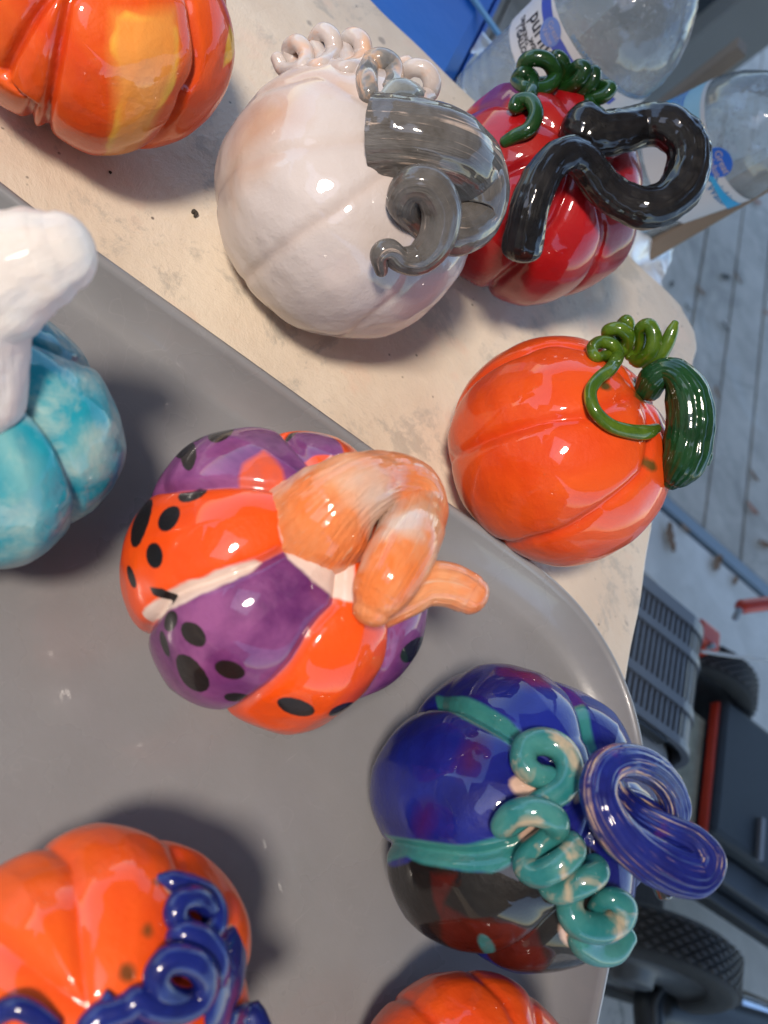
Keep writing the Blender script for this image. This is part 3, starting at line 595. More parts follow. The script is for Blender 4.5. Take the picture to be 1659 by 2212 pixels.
# ---- 8 orange with cobalt vines, bottom left
p = Pumpkin(205, 2150, 352, .84, (345, 2275), .0038); P8 = p
rt = pump_root(p, 'orange ceramic pumpkin wrapped in shiny dark blue vines, cropped by the lower left corner')
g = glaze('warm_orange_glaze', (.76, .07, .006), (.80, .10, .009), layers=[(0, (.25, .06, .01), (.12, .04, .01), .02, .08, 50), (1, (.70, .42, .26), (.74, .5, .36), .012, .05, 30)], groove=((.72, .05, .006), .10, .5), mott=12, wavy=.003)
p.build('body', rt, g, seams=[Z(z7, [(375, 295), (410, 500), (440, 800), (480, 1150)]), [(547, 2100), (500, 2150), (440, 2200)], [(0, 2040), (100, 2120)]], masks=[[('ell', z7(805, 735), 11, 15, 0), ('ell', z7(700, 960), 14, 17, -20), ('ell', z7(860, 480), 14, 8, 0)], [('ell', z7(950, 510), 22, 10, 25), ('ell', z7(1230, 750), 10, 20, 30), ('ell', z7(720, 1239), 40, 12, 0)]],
    lobe=.08, crease=.012, cw=.06, lw=.24, dimple=.03, seamfade=.7, seed=26, nA=420, nP=200)
gv2 = glazetube('dark_blue_vine_glaze', (.004, .007, .085), (.008, .018, .16), clay=(.10, .01, .08), clayamt=.2, streak=60, along=15)
S = tpts(p, z7, [(885, 440, 24, .02), (960, 450, 42, .05), (1060, 480, 46, .08), (1150, 530, 46, .10), (1195, 610, 46, .12), (1185, 700, 46, .10), (1110, 760, 44, .06), (1010, 700, 46, .04), (970, 630, 48, .08), (1000, 560, 48, .12), (1080, 540, 48, .14), (1150, 590, 44, .12), (1170, 690, 44, .02), (1080, 760, 44, .0), (985, 770, 48, .04), (1010, 740, 52, .10), (1090, 760, 56, .14), (1170, 830, 56, .14), (1200, 930, 52, .12), (1190, 1010, 46, .04),
    (1130, 1080, 50, .02), (1000, 1100, 52, .05), (900, 1060, 54, .08), (868, 975, 56, .12), (920, 895, 58, .16), (1020, 880, 60, .18), (1110, 930, 58, .18), (1140, 1020, 56, .14), (1090, 1110, 56, .08), (980, 1160, 60, .06), (860, 1150, 60, .06), (770, 1110, 58, .06), (700, 1150, 56, .04), (620, 1180, 54, .04), (560, 1200, 60, .03), (500, 1260, 60, .02)])
S = [[*q[:3], q[3]*1.42] for q in S]
tube('vine', S, gv2, rt, nseg=28, per=9, lump=.05, seed=27)
S = tpts(p, z7, [(-120, 1260, 60, .03), (0, 1180, 66, .06), (90, 1150, 66, .08), (180, 1180, 66, .06), (290, 1260, 60, .03)])
tube('vine', S, gv2, rt, nseg=28, per=9, lump=.02, seed=28)
def leaf(name, f, pts, pk, lift, mat, parent, th=.10):
    """a thick glazed leaf: closed outline, domed"""
    q = catmull(np.array([(*x, 0) for x in pts+[pts[0]]], float), 5)[:-1, :2]; c = q.mean(0); n = len(q); V = []; 
    for s_, hh in ((1.0, 0.), (.96, .5), (.75, .85), (.4, 1.0), (.02, .92)):
        for x in q:
            y = c+(x-c)*s_; u, v = f(*y); a = math.atan2(*(y-c)); V.append(pk.P(u, v, 1, lift+th*(hh+.0*math.sin(a*5)), True)[:3])
    V2 = [pk.P(*f(*x), 1, lift-.08, True)[:3] for x in q]
    m = len(V); V = V+V2; F_ = [list(r) for r in grid_faces(5, n)]+[[i, (i+1) % n, m+(i+1) % n, m+i][::-1] for i in range(n)]+[list(range(4*n, 5*n))]
    return mesh(name, V, F_, mat, parent, True)
gl2 = glaze('blue_leaf_glaze', (.004, .007, .085), (.008, .018, .16), mott=30, clay=(.10, .008, .10), clayamt=.3, wavy=.002)
leaf('leaf', z7, [(1315, 665), (1360, 760), (1365, 900), (1340, 1060), (1300, 1150), (1260, 1300), (1150, 1300), (1130, 1180), (1190, 1080), (1215, 980), (1210, 860), (1190, 770)], p, .04, gl2, rt)
leaf('leaf', z7, [(1430, 1105), (1480, 1180), (1500, 1300), (1300, 1330), (1250, 1250), (1310, 1140)], p, .04, gl2, rt)
leaf('leaf', z7, [(585, 1045), (610, 1085), (680, 1100), (740, 1068), (790, 1100), (900, 1180), (1000, 1300), (480, 1300), (500, 1200), (540, 1120)], p, .0, gl2, rt, .06)

# ---- 9 orange, bottom centre
p = Pumpkin(1010, 2382, 262, .82, (1110, 2400), .0038)
rt = pump_root(p, 'plain orange red ceramic pumpkin peeking in at the bottom edge below the blue one')
g = glaze('red_orange_glaze', (.66, .050, .007), (.76, .09, .010), layers=[(0, (.75, .18, .02), (.8, .25, .03), .03, .06, 30)], groove=((.55, .03, .005), .08, .6), mott=10, wavy=.002)
p.build('body', rt, g, seams=[[(1040, 2118), (1090, 2170), (1120, 2230)], [(1150, 2156), (1160, 2220)], [(880, 2150), (960, 2230)]], masks=[[('ell', (1216, 2192), 14, 6, 20)]], lobe=.04, crease=.015, dimple=.1, seed=29, nA=260, nP=120)
# ================================================================ BOTTLES
def m_clear(name, white=.16, tint=(.86, .92, .94), dc=(.62, .68, .70)):
    n = NT(name); v = n.coord(); t = n.n('ShaderNodeBsdfTransparent'); t.inputs[0].default_value = (*tint, 1)
    gl = n.n('ShaderNodeBsdfGlossy'); gl.inputs['Roughness'].default_value = .28 if white > 1 else .06; d = n.n('ShaderNodeBsdfDiffuse'); d.inputs[0].default_value = (*dc, 1)
    vo = n.n('ShaderNodeTexVoronoi'); n.l(v, vo.inputs['Vector']); vo.inputs['Scale'].default_value = 260
    dr = n.math('MULTIPLY', n.ramp(vo.outputs['Distance'], .28, .12), n.ramp(n.noise(v, 22, 3), .45, .6))
    nb = n.bump(dr, .0012); nb = n.bump(n.noise(v, 30, 2), .003, 1., nb); n.l(nb, gl.inputs['Normal'])
    fr = n.n('ShaderNodeFresnel'); fr.inputs[0].default_value = 1.45; n.l(nb, fr.inputs[1])
    m1 = n.n('ShaderNodeMixShader'); n.val(m1.inputs[0], n.math('ADD', n.math('MULTIPLY', n.noise(v, 18, 4), white*1.2), n.math('MULTIPLY', dr, .12))); n.l(t.outputs[0], m1.inputs[1]); n.l(d.outputs[0], m1.inputs[2])
    m2 = n.n('ShaderNodeMixShader'); n.val(m2.inputs[0], n.math('ADD', n.math('MULTIPLY', fr.outputs[0], .3 if white > 1 else .9), .02)); n.l(m1.outputs[0], m2.inputs[1]); n.l(gl.outputs[0], m2.inputs[2])
    n.l(m2.outputs[0], n.out.inputs[0]); return n.m
MC = m_clear('clear_water_bottle_plastic', .38, dc=(.78, .80, .80)); MFILM = m_clear('crumpled_clear_film', 1.2, (.85, .92, .95), (.85, .88, .90))
ml = plain('label_white', (.62, .60, .60), .45, var=.03); mblue = plain('label_blue', (.055, .085, .42), .4, var=.05); mbadge = plain('badge_light_blue', (.14, .22, .52), .4, var=.05)
mcy = plain('label_cyan', (.04, .38, .68), .4, var=.2, scale=25); mpale = plain('label_pale_blue', (.32, .55, .66), .4, var=.1, scale=25); mbb = plain('badge_blue', (.012, .13, .60), .35, var=.05); mink = plain('label_ink_black', (.03, .03, .035), .5)
mpinkink = plain('badge_letter_print', (.42, .38, .48), .5, var=.03); mteal = plain('label_ink_blue', (.04, .20, .42), .5)
class Cyl:
    def __init__(s, base, axis, R): s.b = np.array(base, float); s.a = unit(axis); s.R = R; s.u = unit(np.cross([0, 1, .0], s.a)); s.v = np.cross(s.a, s.u)
    def hit(s, px):
        r = ray(*px); q = CAM-s.b; q1 = q-s.a*(q@s.a); d1 = r-s.a*(r@s.a); a = d1@d1; b = 2*q1@d1; c = q1@q1-s.R**2; D = max(b*b-4*a*c, 0); t = (-b-math.sqrt(D))/(2*a); w_ = q+r*t
        return math.atan2(w_@s.v, w_@s.u), w_@s.a
    def pt(s, az, h, off=0.): return s.b+s.a*h+(s.u*math.cos(az)+s.v*math.sin(az))*(s.R+off)
    def band(s, name, az0, az1, lo, hi, mat, parent, off, n=80):
        A_ = np.linspace(az0, az1, n); V = []; 
        for t, a in zip(np.linspace(0, 1, n), A_):
            V += [s.pt(a, lo(t), off), s.pt(a, hi(t), off)]
        m = len(V); V += [x-(x-s.b-s.a*((x-s.b)@s.a))/s.R*.0003 for x in V]
        F_ = [(2*i, 2*i+2, 2*i+3, 2*i+1) for i in range(n-1)]
        return mesh(name, V, F_, mat, parent, True)
    def disc(s, name, az, h, ra, rh, mat, parent, off):
        V = [s.pt(az, h, off)]+[s.pt(az+ra*math.cos(t)/s.R, h+rh*math.sin(t), off) for t in np.linspace(0, 2*math.pi, 40, endpoint=False)]
        return mesh(name, V, [(0, i+1, (i+1) % 40+1) for i in range(40)], mat, parent)
    def text(s, name, txt, az, h, size, mat, parent, off, sgn=1, bold=.0, rot=0.):
        c = bpy.data.curves.new('t', 'FONT'); c.body = txt; c.size = size; c.offset = bold; c.resolution_u = 3
        o = bpy.data.objects.new('t', c); COL.objects.link(o); bpy.context.view_layer.update()
        me = bpy.data.meshes.new_from_object(o.evaluated_get(bpy.context.evaluated_depsgraph_get())); bpy.data.objects.remove(o); bpy.data.curves.remove(c)
        me.name = name; cr, sr = math.cos(rot), math.sin(rot)
        for v in me.vertices:
            x, y = v.co.x*cr-v.co.y*sr, v.co.x*sr+v.co.y*cr
            v.co = Vector([float(q) for q in s.pt(az+sgn*x/s.R, h+y, off)])
        me.materials.clear(); me.materials.append(mat); ob = bpy.data.objects.new(name, me); return link(ob, parent)
SHZ = -.06
def bottle(base, axis, R, label, Hh=.26):
    c = Cyl(base, axis, R); rt = empty('water_bottle', base, label, 'water bottle', 'clear water bottles behind the table')
    pr_ = [(.001, .004), (R*.6, .001), (R*.9, .004), (R, .016)]
    for k in range(4): pr_ += [(R, .020+k*.013), (R*.975, .0245+k*.013), (R, .029+k*.013)]
    pr_ += [(R*1.0, .074), (R*.985, .078), (R*.985, .150), (R*1.0, .154), (R*1.0, .175), (R*.93, .195), (R*.78, .215), (R*.55, .236), (R*.34, .250), (R*.24, .256), (R*.24, .262)]
    lathe('shell', c.b, c.a, pr_, MC, rt); lathe('cap', c.b, c.a, [(.001, .276), (R*.26, .276), (R*.28, .274), (R*.28, .258)], mblue, rt, 40)
    return c, rt
# bottle one
c1, r1 = bottle(ab(.240, .958, SHZ), [0, 0, 1], .071, 'clear empty water bottle with white and violet label reading purif, nearest the blue bin')
fa, fh = c1.hit((1190, 69)); a0, h0 = c1.hit((1106, 110)); a1, h1 = c1.hit((1221, 65))
# text direction: azimuth increases or decreases going down the picture
sg = 1 if c1.hit((1190, 110))[0] > c1.hit((1190, 30))[0] else -1
lo_h, hi_h = h0, h1
c1.band('label', fa-2.4, fa+2.4, lambda t: lo_h, lambda t: hi_h, ml, r1, .0006, 120)
span = hi_h-lo_h
pts_ = [c1.hit(q) for q in ((1172, 0), (1174, 40), (1180, 80), (1192, 105), (1215, 135), (1330, 230))]; pu_ = [c1.hit(q) for q in ((1192, 0), (1196, 35), (1206, 72), (1222, 100), (1240, 132), (1360, 222))]
def fcurve(pp, a):
    pp = sorted(pp); return float(np.interp(a, [x[0] for x in pp], [x[1] for x in pp]))
aL, aH = fa-1.1, fa+1.3
c1.band('blue_stripe', aL, aH, lambda t: fcurve(pts_, aL+(aH-aL)*t), lambda t: fcurve(pu_, aL+(aH-aL)*t), mblue, r1, .0009)
c1.disc('badge', fa, fh, .0135, .0115, mbadge, r1, .0013)
c1.text('badge_lettering', 'Great', fa-sg*.0085/.071, fh+.001, .0085, mpinkink, r1, .0016, sg); c1.text('badge_lettering', 'Value', fa-sg*.0085/.071, fh-.0065, .0085, mpinkink, r1, .0016, sg)
pa, phh = c1.hit((1147, 38)); c1.text('product_lettering', 'purified', pa, phh, .021, mink, r1, .0010, sg, .0003)
qa, qh = c1.hit((1143, 88)); c1.text('small_lettering', 'water', qa, qh, .011, mink, r1, .0010, sg, .0002)
sa, sh = c1.hit((1128, 40)); c1.text('small_lettering', 'DRINKING', sa, sh, .0075, mink, r1, .0010, sg, .0002)
sa, sh = c1.hit((1117, 60)); c1.text('small_lettering', '1 GALLON', sa, sh, .0085, mink, r1, .0010, sg, .0004)
sa, sh = c1.hit((1222, 68)); c1.text('small_lettering', 'DISTILLATION MICROFILTRATION OZONATION', sa+sg*.1, hi_h+.002, .005, mteal, r1, .0010, sg)
# bottle two, leaning a little
b2 = ab(.405, 1.035, SHZ); t2 = ab(.445, 1.000, SHZ+.25)
c2, r2 = bottle(b2, t2-b2, .066, 'clear empty water bottle with pale blue label and round blue badge, beside the upright board')
fa, fh = c2.hit((1551, 351)); a1, h1 = c2.hit((1529, 290)); sg2 = 1 if c2.hit((1540, 350))[0] > c2.hit((1530, 290))[0] else -1
hi2 = h1; lo2 = max(.03, c2.hit((1392, 262))[1])
c2.band('label', fa-2.6, fa+2.6, lambda t: lo2, lambda t: hi2, ml, r2, .0006, 120)
c2.band('pale_blue_area', fa-sg2*2.2, fa-sg2*.10, lambda t: lo2+.010+.03*t*t, lambda t: hi2-.005, mpale, r2, .0009)
c2.band('cyan_area', fa-sg2*1.9, fa-sg2*.95, lambda t: lo2+.008+.006*t, lambda t: lo2+.026+.006*t, mcy, r2, .0012)
c2.band('cyan_swoosh', fa, fa+sg2*1.3, lambda t: hi2-.014-.012*t*t*1.5, lambda t: hi2-.009-.002*t, mcy, r2, .0012)
c2.disc('badge', fa, fh, .0155, .0150, mbb, r2, .0016)
c2.text('badge_lettering', 'Great', fa-sg2*.0115/.066, fh+.001, .0105, mpinkink, r2, .0019, sg2, .0002); c2.text('badge_lettering', 'Value', fa-sg2*.0100/.066, fh-.0085, .0105, mpinkink, r2, .0019, sg2, .0002)
da, dh = c2.hit((1526, 380)); c2.text('product_lettering', 'Drinking', da, dh, .0145, mteal, r2, .0010, sg2, .0002)
da, dh = c2.hit((1524, 402)); c2.text('product_lettering', 'Water', da, dh, .0145, mteal, r2, .0010, sg2, .0002)
da, dh = c2.hit((1487, 172))
for k, tx in enumerate(('SOURCE: MUNICIPAL', 'WATER SUPPLY', 'BOTTLED FOR', 'QUALITY')): c2.text('small_lettering', tx, da, dh-.002-.0055*k, .0052, mbb, r2, .0013, sg2, .0001)
# crate that carries them, film wrapped
mw = plain('weathered_brown_wood', (.23, .165, .115), .7, var=.25, scale=14)
cr = empty('bottle_crate', ab(.29, 1.0, FZ), 'wooden crate behind the table corner carrying the two water bottles', 'crate')
boxab('side', .205, .478, .905, .92, FZ, SHZ-.004, mw, cr); boxab('side', .205, .478, 1.10, 1.115, FZ, SHZ-.004, mw, cr); boxab('side', .205, .220, .922, 1.098, FZ, SHZ-.004, mw, cr); boxab('side', .463, .478, .922, 1.098, FZ, SHZ-.004, mw, cr); boxab('shelf_board', .205, .478, .905, 1.115, SHZ-.003, SHZ-.0005, mw, cr)
# crumpled film skirt
nu, nv = 90, 40; V = []
for i in range(nu):
    for j in range(nv):
        a_ = .170+.33*i/(nu-1); b_ = .868+.20*j/(nv-1); V.append(ab(a_, b_, 0))
V = np.array(V); h = vnoise(V, 28, 4)*.012+np.abs(vnoise(V, 60, 5))*.010; da = np.minimum(np.linalg.norm(V-c1.b*[1, 1, 0], axis=1), np.linalg.norm(V-c2.b*[1, 1, 0], axis=1))
V[:, 2] = SHZ+.012+h*.8+.03*np.exp(-((da-.078)/.012)**2)*(vnoise(V, 15, 8)*.5+.8)
V[:, :2] += np.stack([vnoise(V, 18, 9), vnoise(V, 18, 10)], -1)*.006
f_ = grid_faces(nu, nv, False); tag(mesh('plastic_film', V, f_, MFILM, None, False), 'crumpled clear plastic film around the feet of the water bottles', 'plastic film')
# upright boards
def stake(a_, b_, w_, d_, z0, z1, label, lean=(0, 0)):
    e = empty('wooden_board', ab(a_, b_, z0), label, 'wooden board')
    B0 = [ab(a_+x, b_+y, z0) for x, y in ((-w_, -d_), (w_, -d_), (w_, d_), (-w_, d_))]; T0 = [q+ab(lean[0], lean[1], z1-z0) for q in B0]
    o = box('board', B0+T0, mw, e); bm_ = o.modifiers.new('b', 'BEVEL'); bm_.width = .002
stake(.468, .990, .011, .016, SHZ, .34, 'brown wooden board standing upright on the crate beside the second water bottle', (.012, -.015))
w_ = at(1604, 100, -.05); wa, wb = w_@A3, w_@B3
stake(wa, wb, .012, .018, FZ, -.05, 'dark brown post standing behind the right hand water bottle, its cut top showing')
# grey porch post
q0 = at(1418, 190, -.55); pa_, pb_ = q0@A3, q0@B3
post = empty('porch_post', ab(pa_, pb_, FZ), 'square grey painted porch post between the two water bottles', 'post')
boxab('shaft', pa_-.06, pa_+.075, pb_-.06, pb_+.06, FZ, 2.0, plain('grey_post_paint', (.20, .20, .19), .6, var=.08, scale=9), post, .004)
boxab('foot_block', pa_-.08, pa_+.095, pb_-.08, pb_+.08, FZ, FZ+.09, plain('grey_post_foot', (.16, .16, .155), .6), post, .004)
dr_ = empty('storage_cabinet', ab(.1, 2.9, FZ), 'dark grey cabinet standing on the deck behind the first water bottle', 'cabinet')
mdk = plain('dark_cabinet', (.035, .045, .055), .5); boxab('carcass', -.9, .86, 2.75, 3.2, FZ, .3, mdk, dr_, .006)
for k in range(3): boxab('door', -.88+.58*k, -.88+.58*k+.565, 2.725, 2.748, FZ+.03, .28, mdk, dr_, .004)
# blue bin
bb_ = empty('storage_bin', ab(-.2, 1.2, FZ), 'bright blue plastic storage bin with pale ridge across its lid, left of the bottles', 'storage bin')
mbl = plain('blue_bin_plastic', (.004, .14, .58), .38, var=.12, scale=9, bump=.001)
boxab('bin_body', -.62, .175, .955, 1.52, FZ, -.17, mbl, bb_, .02); boxab('lid', -.64, .192, .935, 1.54, -.168, -.10, mbl, bb_, .022)
sA, sB = at(1020, 0, -.098), at(1085, 90, -.098); d_ = (sB-sA)/np.linalg.norm(sB-sA); n_ = np.cross(d_, [0, 0, 1.])*.0042
sA = sA-d_*.3; sB = sB+d_*.02
box('lid_ridge', [sA-n_, sB-n_, sB+n_, sA+n_]+[q+np.array([0, 0, .004]) for q in (sA-n_, sB-n_, sB+n_, sA+n_)], plain('pale_blue_ridge', (.22, .46, .66), .4), bb_)
boxab('lid_lip', .193, .199, .94, 1.53, -.16, -.115, mbl, bb_, .002)

# ================================================================ LAWN MOWER
mow = empty('lawn_mower', ab(1.15, .7, FZ), 'red and dark grey lawn mower with slotted engine cover parked beyond the tray', 'lawn mower')
mg = plain('mower_cover_plastic', (.075, .088, .11), .38, var=.1, scale=20, bump=.0004); mgl = plain('mower_housing_grey', (.26, .31, .36), .35, var=.2, scale=18); mred = plain('mower_red', (.50, .035, .012), .4, var=.25, scale=25); mdark = plain('mower_dark', (.007, .009, .011), .45, var=.3, scale=20); mdirt = plain('dirty_mower_metal', (.035, .028, .020), .8, var=.5, scale=40, bump=.003)
AX = [(.70, -.300), (.90, -.300), (.925, -.301), (.945, -.306), (.962, -.317), (.973, -.335), (.978, -.360), (.978, -.40)]
def prof_z(a): return float(np.interp(a, [x[0] for x in AX], [x[1] for x in AX]))
arc = catmull(np.array([(x, 0, z) for x, z in AX]), 8); arcs = np.concatenate([[0], np.cumsum(np.linalg.norm(np.diff(arc, axis=0), axis=1))])
def on_arc(s_): return float(np.interp(s_, arcs, arc[:, 0])), float(np.interp(s_, arcs, arc[:, 2]))
def strip(name, s0, s1, b0, b1, mat, up_=.0, th=.006, n=12):
    V = []
    for i in range(n+1):
        s_ = s0+(s1-s0)*i/n; x, z = on_arc(s_); x2, z2 = on_arc(s_+.001); x1_, z1_ = on_arc(s_-.001); t = unit([x2-x1_, z2-z1_]); nx, nz = -t[1], t[0]
        for bb in (b0, b1):
            V += [ab(x+nx*up_, bb, z+nz*up_), ab(x+nx*(up_-th), bb, z+nz*(up_-th))]
    F_ = []
    for i in range(n):
        k = 4*i; F_ += [(k, k+2, k+6, k+4), (k+1, k+5, k+7, k+3), (k, k+4, k+5, k+1), (k+2, k+3, k+7, k+6)]
    F_ += [(0, 1, 3, 2), (4*n, 4*n+2, 4*n+3, 4*n+1)]
    return mesh(name, V, F_, mat, mow)
send = arcs[-1]
for b0, b1 in ((.806, .826), (.757, .770), (.674, .688), (.620, .632)): strip('cover_rib', 0, send, b0, b1, mg, .003, .010, 40)
n_ = 0; s_ = .06
while s_ < send-.03:
    for b0, b1 in ((.769, .807), (.687, .758), (.631, .675)):
        if b0 == .631 and s_ > .235: continue
        strip('grille_slat', s_, s_+.0052, b0, b1, mg, 0., .007, 1)
    s_ += .0108
strip('cover_corner', .24, send, .631, .675, mg, .0, .008, 20)
strip('cover_end', send-.028, send, .688, .757, mg, .0015, .008, 6); strip('cover_end', send-.028, send, .770, .806, mg, .0015, .008, 6)
V = [(ab(x, b_, z-.014)) for x, z in ((.70, -.302), (.90, -.302), (.945, -.310), (.968, -.335), (.972, -.40)) for b_ in (.624, .822)]
mesh('grille_backing', V, [(2*i, 2*i+2, 2*i+3, 2*i+1) for i in range(4)], mdark, mow)  # dark sheet under the slats, makes the openings between them dark
def blob(name, pts, mat, z0, parent=mow):
    return tube(name, pts, mat, parent, nseg=24, per=8)
# shoulder of the cover beyond the top rib
blob('cover_shoulder', [[*ab(.70, .822, -.345), .035], [*ab(.80, .825, -.34), .036], [*ab(.90, .815, -.345), .034], [*ab(.935, .79, -.37), .03]], plain('cover_shoulder_dark', (.05, .06, .085), .35), 0)
blob('engine_housing', [[*ab(.74, .66, -.41), .08], [*ab(.84, .66, -.41), .085], [*ab(.92, .69, -.41), .06], [*ab(.93, .75, -.41), .055]], mg, 0)
blob('fuel_tank', [[*ab(.79, .585, -.40), .048], [*ab(.86, .60, -.385), .056], [*ab(.93, .625, -.38), .044], [*ab(.955, .64, -.39), .03]], mgl, 0)
blob('fuel_cap', [[*ab(.79, .60, -.345), .022], [*ab(.79, .60, -.335), .022]], mdark, 0)
blob('exhaust_cover', [[*ab(.90, .56, -.50), .045], [*ab(.97, .60, -.49), .048], [*ab(1.03, .63, -.50), .03]], plain('muffler_grey', (.22, .26, .27), .45), 0)
boxab('cover_slot', .80, .90, .612, .618, -.315, -.30, mdark, mow)
# deck with red rim
boxab('mower_deck', .72, 1.235, .50, .915, -.60, -.55, mdirt, mow, .02)
boxab('deck_rim', 1.229, 1.236, .655, .90, -.508, -.490, mred, mow, .004); boxab('deck_rim', 1.15, 1.224, .650, .662, -.508, -.492, mred, mow, .004); boxab('deck_floor', 1.00, 1.223, .663, .86, -.545, -.509, plain('clippings_on_deck', (.30, .30, .22), .9, var=.7, scale=30), mow)
# grass bag and flap
boxab('rear_bag', 1.240, 2.0, .665, .915, -.60, -.485, plain('bag_fabric_dark', (.022, .030, .038), .7, var=.2, scale=30), mow, .012)
boxab('rear_flap', 1.18, 2.0, .615, .662, -.60, -.515, plain('flap_rubber_dark', (.022, .028, .036), .45), mow, .006)
boxab('bag_edge', 1.44, 1.455, .62, .80, -.484, -.478, plain('bag_seam_grey', (.10, .12, .13), .6), mow, .003)
boxab('axle_bar', 1.10, 2.0, .590, .612, -.575, -.54, mdark, mow, .004)
boxab('bracket', 1.35, 1.36, .667, .74, -.484, -.476, plain('bracket_steel', (.16, .16, .17), .45), mow)
# red lever block, rod and handle tube
L_ = at(1540, 1374, -.42); la, lb = L_@A3, L_@B3
boxab('red_bracket', la-.030, la+.022, lb-.02, lb+.02, -.47, -.42, mred, mow, .006)
boxab('bracket_bolt', la-.004, la+.004, lb-.024, lb-.016, -.43, -.415, mgl, mow, .001)
tube('control_rod', [[*at(1515, 1407, -.40), .0028], [*at(1590, 1418, -.39), .0028], [*at(1690, 1432, -.37), .0028]], plain('rod_steel', (.42, .40, .38), .35, .6), mow, nseg=12, per=4)
tube('handle_tube', [[*at(1602, 1311, -.36), .012], [*at(1640, 1306, -.35), .012], [*at(1720, 1298, -.33), .012]], mred, mow, nseg=20, per=4)
tube('handle_bolt', [[*at(1589, 1334, -.38), .006], [*at(1598, 1318, -.36), .006]], mgl, mow, nseg=12, per=4)
mty = plain('tyre_rubber', (.016, .016, .016), .75, var=.3, scale=40, bump=.001); mrim = plain('wheel_rim', (.07, .075, .08), .4, var=.2)
def wheel(a0, b0, b1, R, nm='wheel', tread=True):
    w_ = bpy.data.objects.new(nm, None); w_.location = [float(q) for q in ab(a0, (b0+b1)/2, FZ+R)]; COL.objects.link(w_); w_.parent = mow; w_.matrix_parent_inverse = mow.matrix_world.inverted(); bpy.context.view_layer.update()
    w_.matrix_world = Matrix.Translation(w_.location); W_ = b1-b0; c = ab(a0, b0, FZ+R)
    pr_ = [(R*.70, .004), (R*.74, .0), (R*.93, .0), (R*.985, .006), (R*.99, .012), (R*.99, W_-.012), (R*.985, W_-.006), (R*.93, W_), (R*.70, W_-.004)]
    lathe('tyre', c, B3, pr_, mty, w_, 72); lathe('rim', c, B3, [(R*.72, .003), (R*.70, .012), (R*.45, .016), (R*.22, .010), (R*.20, -.006), (.001, -.006)], mrim, w_, 48)
    if tread:
        V = []; F_ = []; nb_ = 46
        for k in range(nb_):
            for r_ in range(7):
                an = 2*math.pi*(k+.5*(r_ % 2))/nb_; bb = b0+.007+(W_-.014)*(r_+.5)/7
                da_, db_ = .9*math.pi/nb_*.72, (W_-.014)/14*.92; k0 = len(V)
                for rr, sc_ in ((R*.985, 1.), (R*1.012, .78)):
                    for x, y in ((-1, 0), (0, -1), (1, 0), (0, 1)):
                        t = an+x*da_*sc_*1.25; V.append(ab(a0+rr*math.cos(t), bb+y*db_*sc_*1.25, FZ+R+rr*math.sin(t)))
                F_ += [(k0+4, k0+5, k0+6, k0+7)]+[(k0+i, k0+(i+1) % 4, k0+4+(i+1) % 4, k0+4+i) for i in range(4)]
        o = mesh('tread_blocks', V, F_, plain('tread_block_rubber', (.045, .042, .040), .7, var=.4, scale=60), w_); o['kind'] = 'stuff'
wheel(1.195, .418, .487, .152); wheel(1.235, .925, .985, .135)
# low black cart beside the mower
ct = empty('hand_cart', ab(1.2, .28, FZ), 'low black wheeled frame with curved guard and chrome tube beside the mower wheel', 'hand cart')
Q = lambda x, y, z: at(1281+.2279*x, 1944+.2279*y, z)
tube('curved_guard', [[*Q(540, 1180, -.60), .024], [*Q(530, 980, -.60), .024], [*Q(590, 850, -.60), .024], [*Q(700, 780, -.60), .020], [*Q(800, 770, -.61), .014]], mdark, ct, nseg=20, per=8)
tube('guard_rim', [[*Q(590, 1180, -.575), .004], [*Q(590, 980, -.575), .004], [*Q(650, 860, -.575), .004], [*Q(760, 775, -.585), .004]], mrim, ct, nseg=10, per=8)
tube('frame_tube', [[*Q(620, 1000, -.60), .030], [*Q(900, 1060, -.60), .034], [*Q(1250, 1160, -.60), .036], [*Q(1600, 1260, -.60), .036]], plain('black_frame', (.015, .018, .018), .4), ct, nseg=24, per=6)
tube('motor_box', [[*Q(930, 880, -.62), .045], [*Q(1080, 920, -.62), .045], [*Q(1220, 960, -.62), .04]], mdark, ct, nseg=20, per=6)
for x in (1070, 1165, 1260): tube('rod', [[*Q(x+10, 850, -.57), .0022], [*Q(x, 1030, -.57), .0022]], mrim, ct, nseg=8, per=3)
tube('chrome_tube', [[*Q(1330, 990, -.60), .020], [*Q(1450, 1030, -.60), .020], [*Q(1590, 1080, -.60), .020]], plain('chrome', (.55, .60, .66), .12, .9, var=.1), ct, nseg=28, per=6)
tube('frame_tube', [[*Q(1280, 900, -.64), .016], [*Q(1450, 960, -.64), .016], [*Q(1640, 1040, -.64), .016]], mdark, ct, nseg=16, per=6)
boxab('base_plate', 1.0, 1.7, .10, .30, FZ, FZ+.02, mdark, ct, .004)

for k, (u, v, sz, lab) in enumerate(((418, 457, .0045, 'tiny dark crumb on the table left of the white pumpkin'), (237, 371, .0018, 'smallest black speck on the table below the yellow streaked pumpkin'))):
    c = at(u, v, .001); t_ = tube('dirt_crumb', [[*c, sz*.4], [*(c+np.array([sz*.5, sz*.2, .0006])), sz*.3], [*(c+np.array([sz*.8, -sz*.3, .0003])), sz*.22]], mdirt, None, nseg=10, per=3, lump=.4, seed=k); tag(t_, lab, 'dirt crumb')
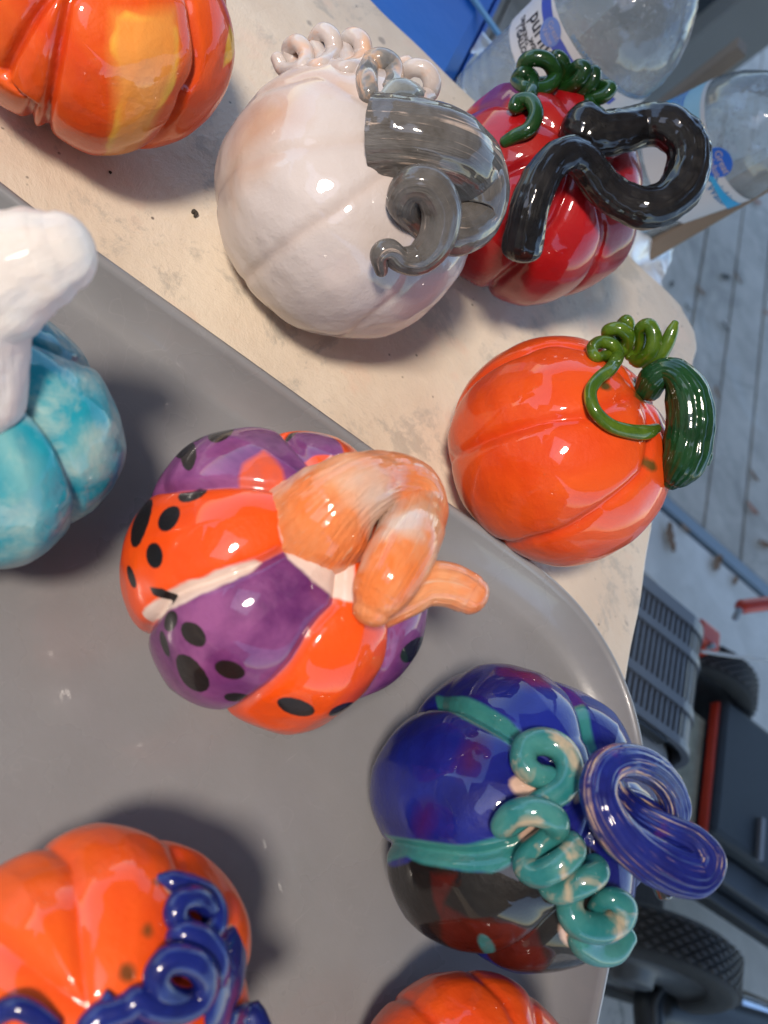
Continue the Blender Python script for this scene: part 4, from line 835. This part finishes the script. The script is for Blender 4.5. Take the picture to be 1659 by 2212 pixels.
# ================================================================ LEAF LITTER
lfm = [plain('dry_leaf_brown', (.26, .15, .08), .8, var=.3, scale=60), plain('dry_leaf_orange', (.42, .20, .12), .8, var=.3, scale=60), plain('dark_leaf', (.06, .055, .04), .8, var=.3, scale=60)]
fx = lambda x, y: (1296+.4153*x, 378+.4153*y)
words = ['small dark leaf on the second deck plank from the corner', 'brown leaf beside a dark one high on the deck', 'dark leaf low on the grey plank near the table corner', 'tan leaf on the grey plank level with the green stem', 'orange leaf at the right edge of the deck', 'brown leaf stuck in a deck gap level with the green stem knob', 'orange brown leaf lying on the outermost plank', 'tan leaf by the right picture edge above the edging board', 'large brown leaf on the pale floor just past the table edge', 'small brown leaf on the edging board nearest the table', 'long brown leaf on the pale floor halfway to the red handle', 'small dark leaf nearest to the table edge on the deck', 'reddish leaf beside the upright wooden board', 'small tan leaf on the pale floor beyond the long brown one', 'tiny dark leaf between two planks above the table corner', 'tiny brown leaf low on the outer plank']
ll = [(650, 530, 2, .022), (715, 535, 0, .018), (652, 790, 2, .018), (605, 1130, 0, .018), (862, 715, 1, .016), (520, 600, 0, .02), (790, 1735, 1, .024), (850, 1920, 0, .026), (362, 1885, 0, .036), (440, 1835, 0, .018), (605, 2020, 0, .03), (370, 570, 2, .015), (815, 140, 1, .022), (700, 2110, 0, .018), (455, 690, 2, .013), (800, 1565, 0, .020)]
for k, (x, y, mi, sz) in enumerate(ll):
    c = at(*fx(x, y), FZ+.006); an = random.uniform(0, 3.1); n_ = 10; V = []
    for s_ in (0, 1):
        for i in range(n_):
            t = i/(n_-1)*2-1; wv = (1-t*t)**.7*.42*(1+.25*math.sin(i*2.3+k)); V.append(c+np.array([math.cos(an)*t-math.sin(an)*wv*(1 if s_ else -1), math.sin(an)*t+math.cos(an)*wv*(1 if s_ else -1), .25*t*t+.12*abs(wv)])*sz)
    for i in range(n_): t = i/(n_-1)*2-1; V.append(c+np.array([math.cos(an)*t, math.sin(an)*t, .12*t*t-.08])*sz)
    F_ = [(i, i+1, 2*n_+i+1, 2*n_+i) for i in range(n_-1)]+[(2*n_+i, 2*n_+i+1, n_+i+1, n_+i) for i in range(n_-1)]
    tag(mesh('fallen_leaf', V, F_, lfm[mi], None, True), words[k], 'leaf', 'dry leaves scattered on the deck')
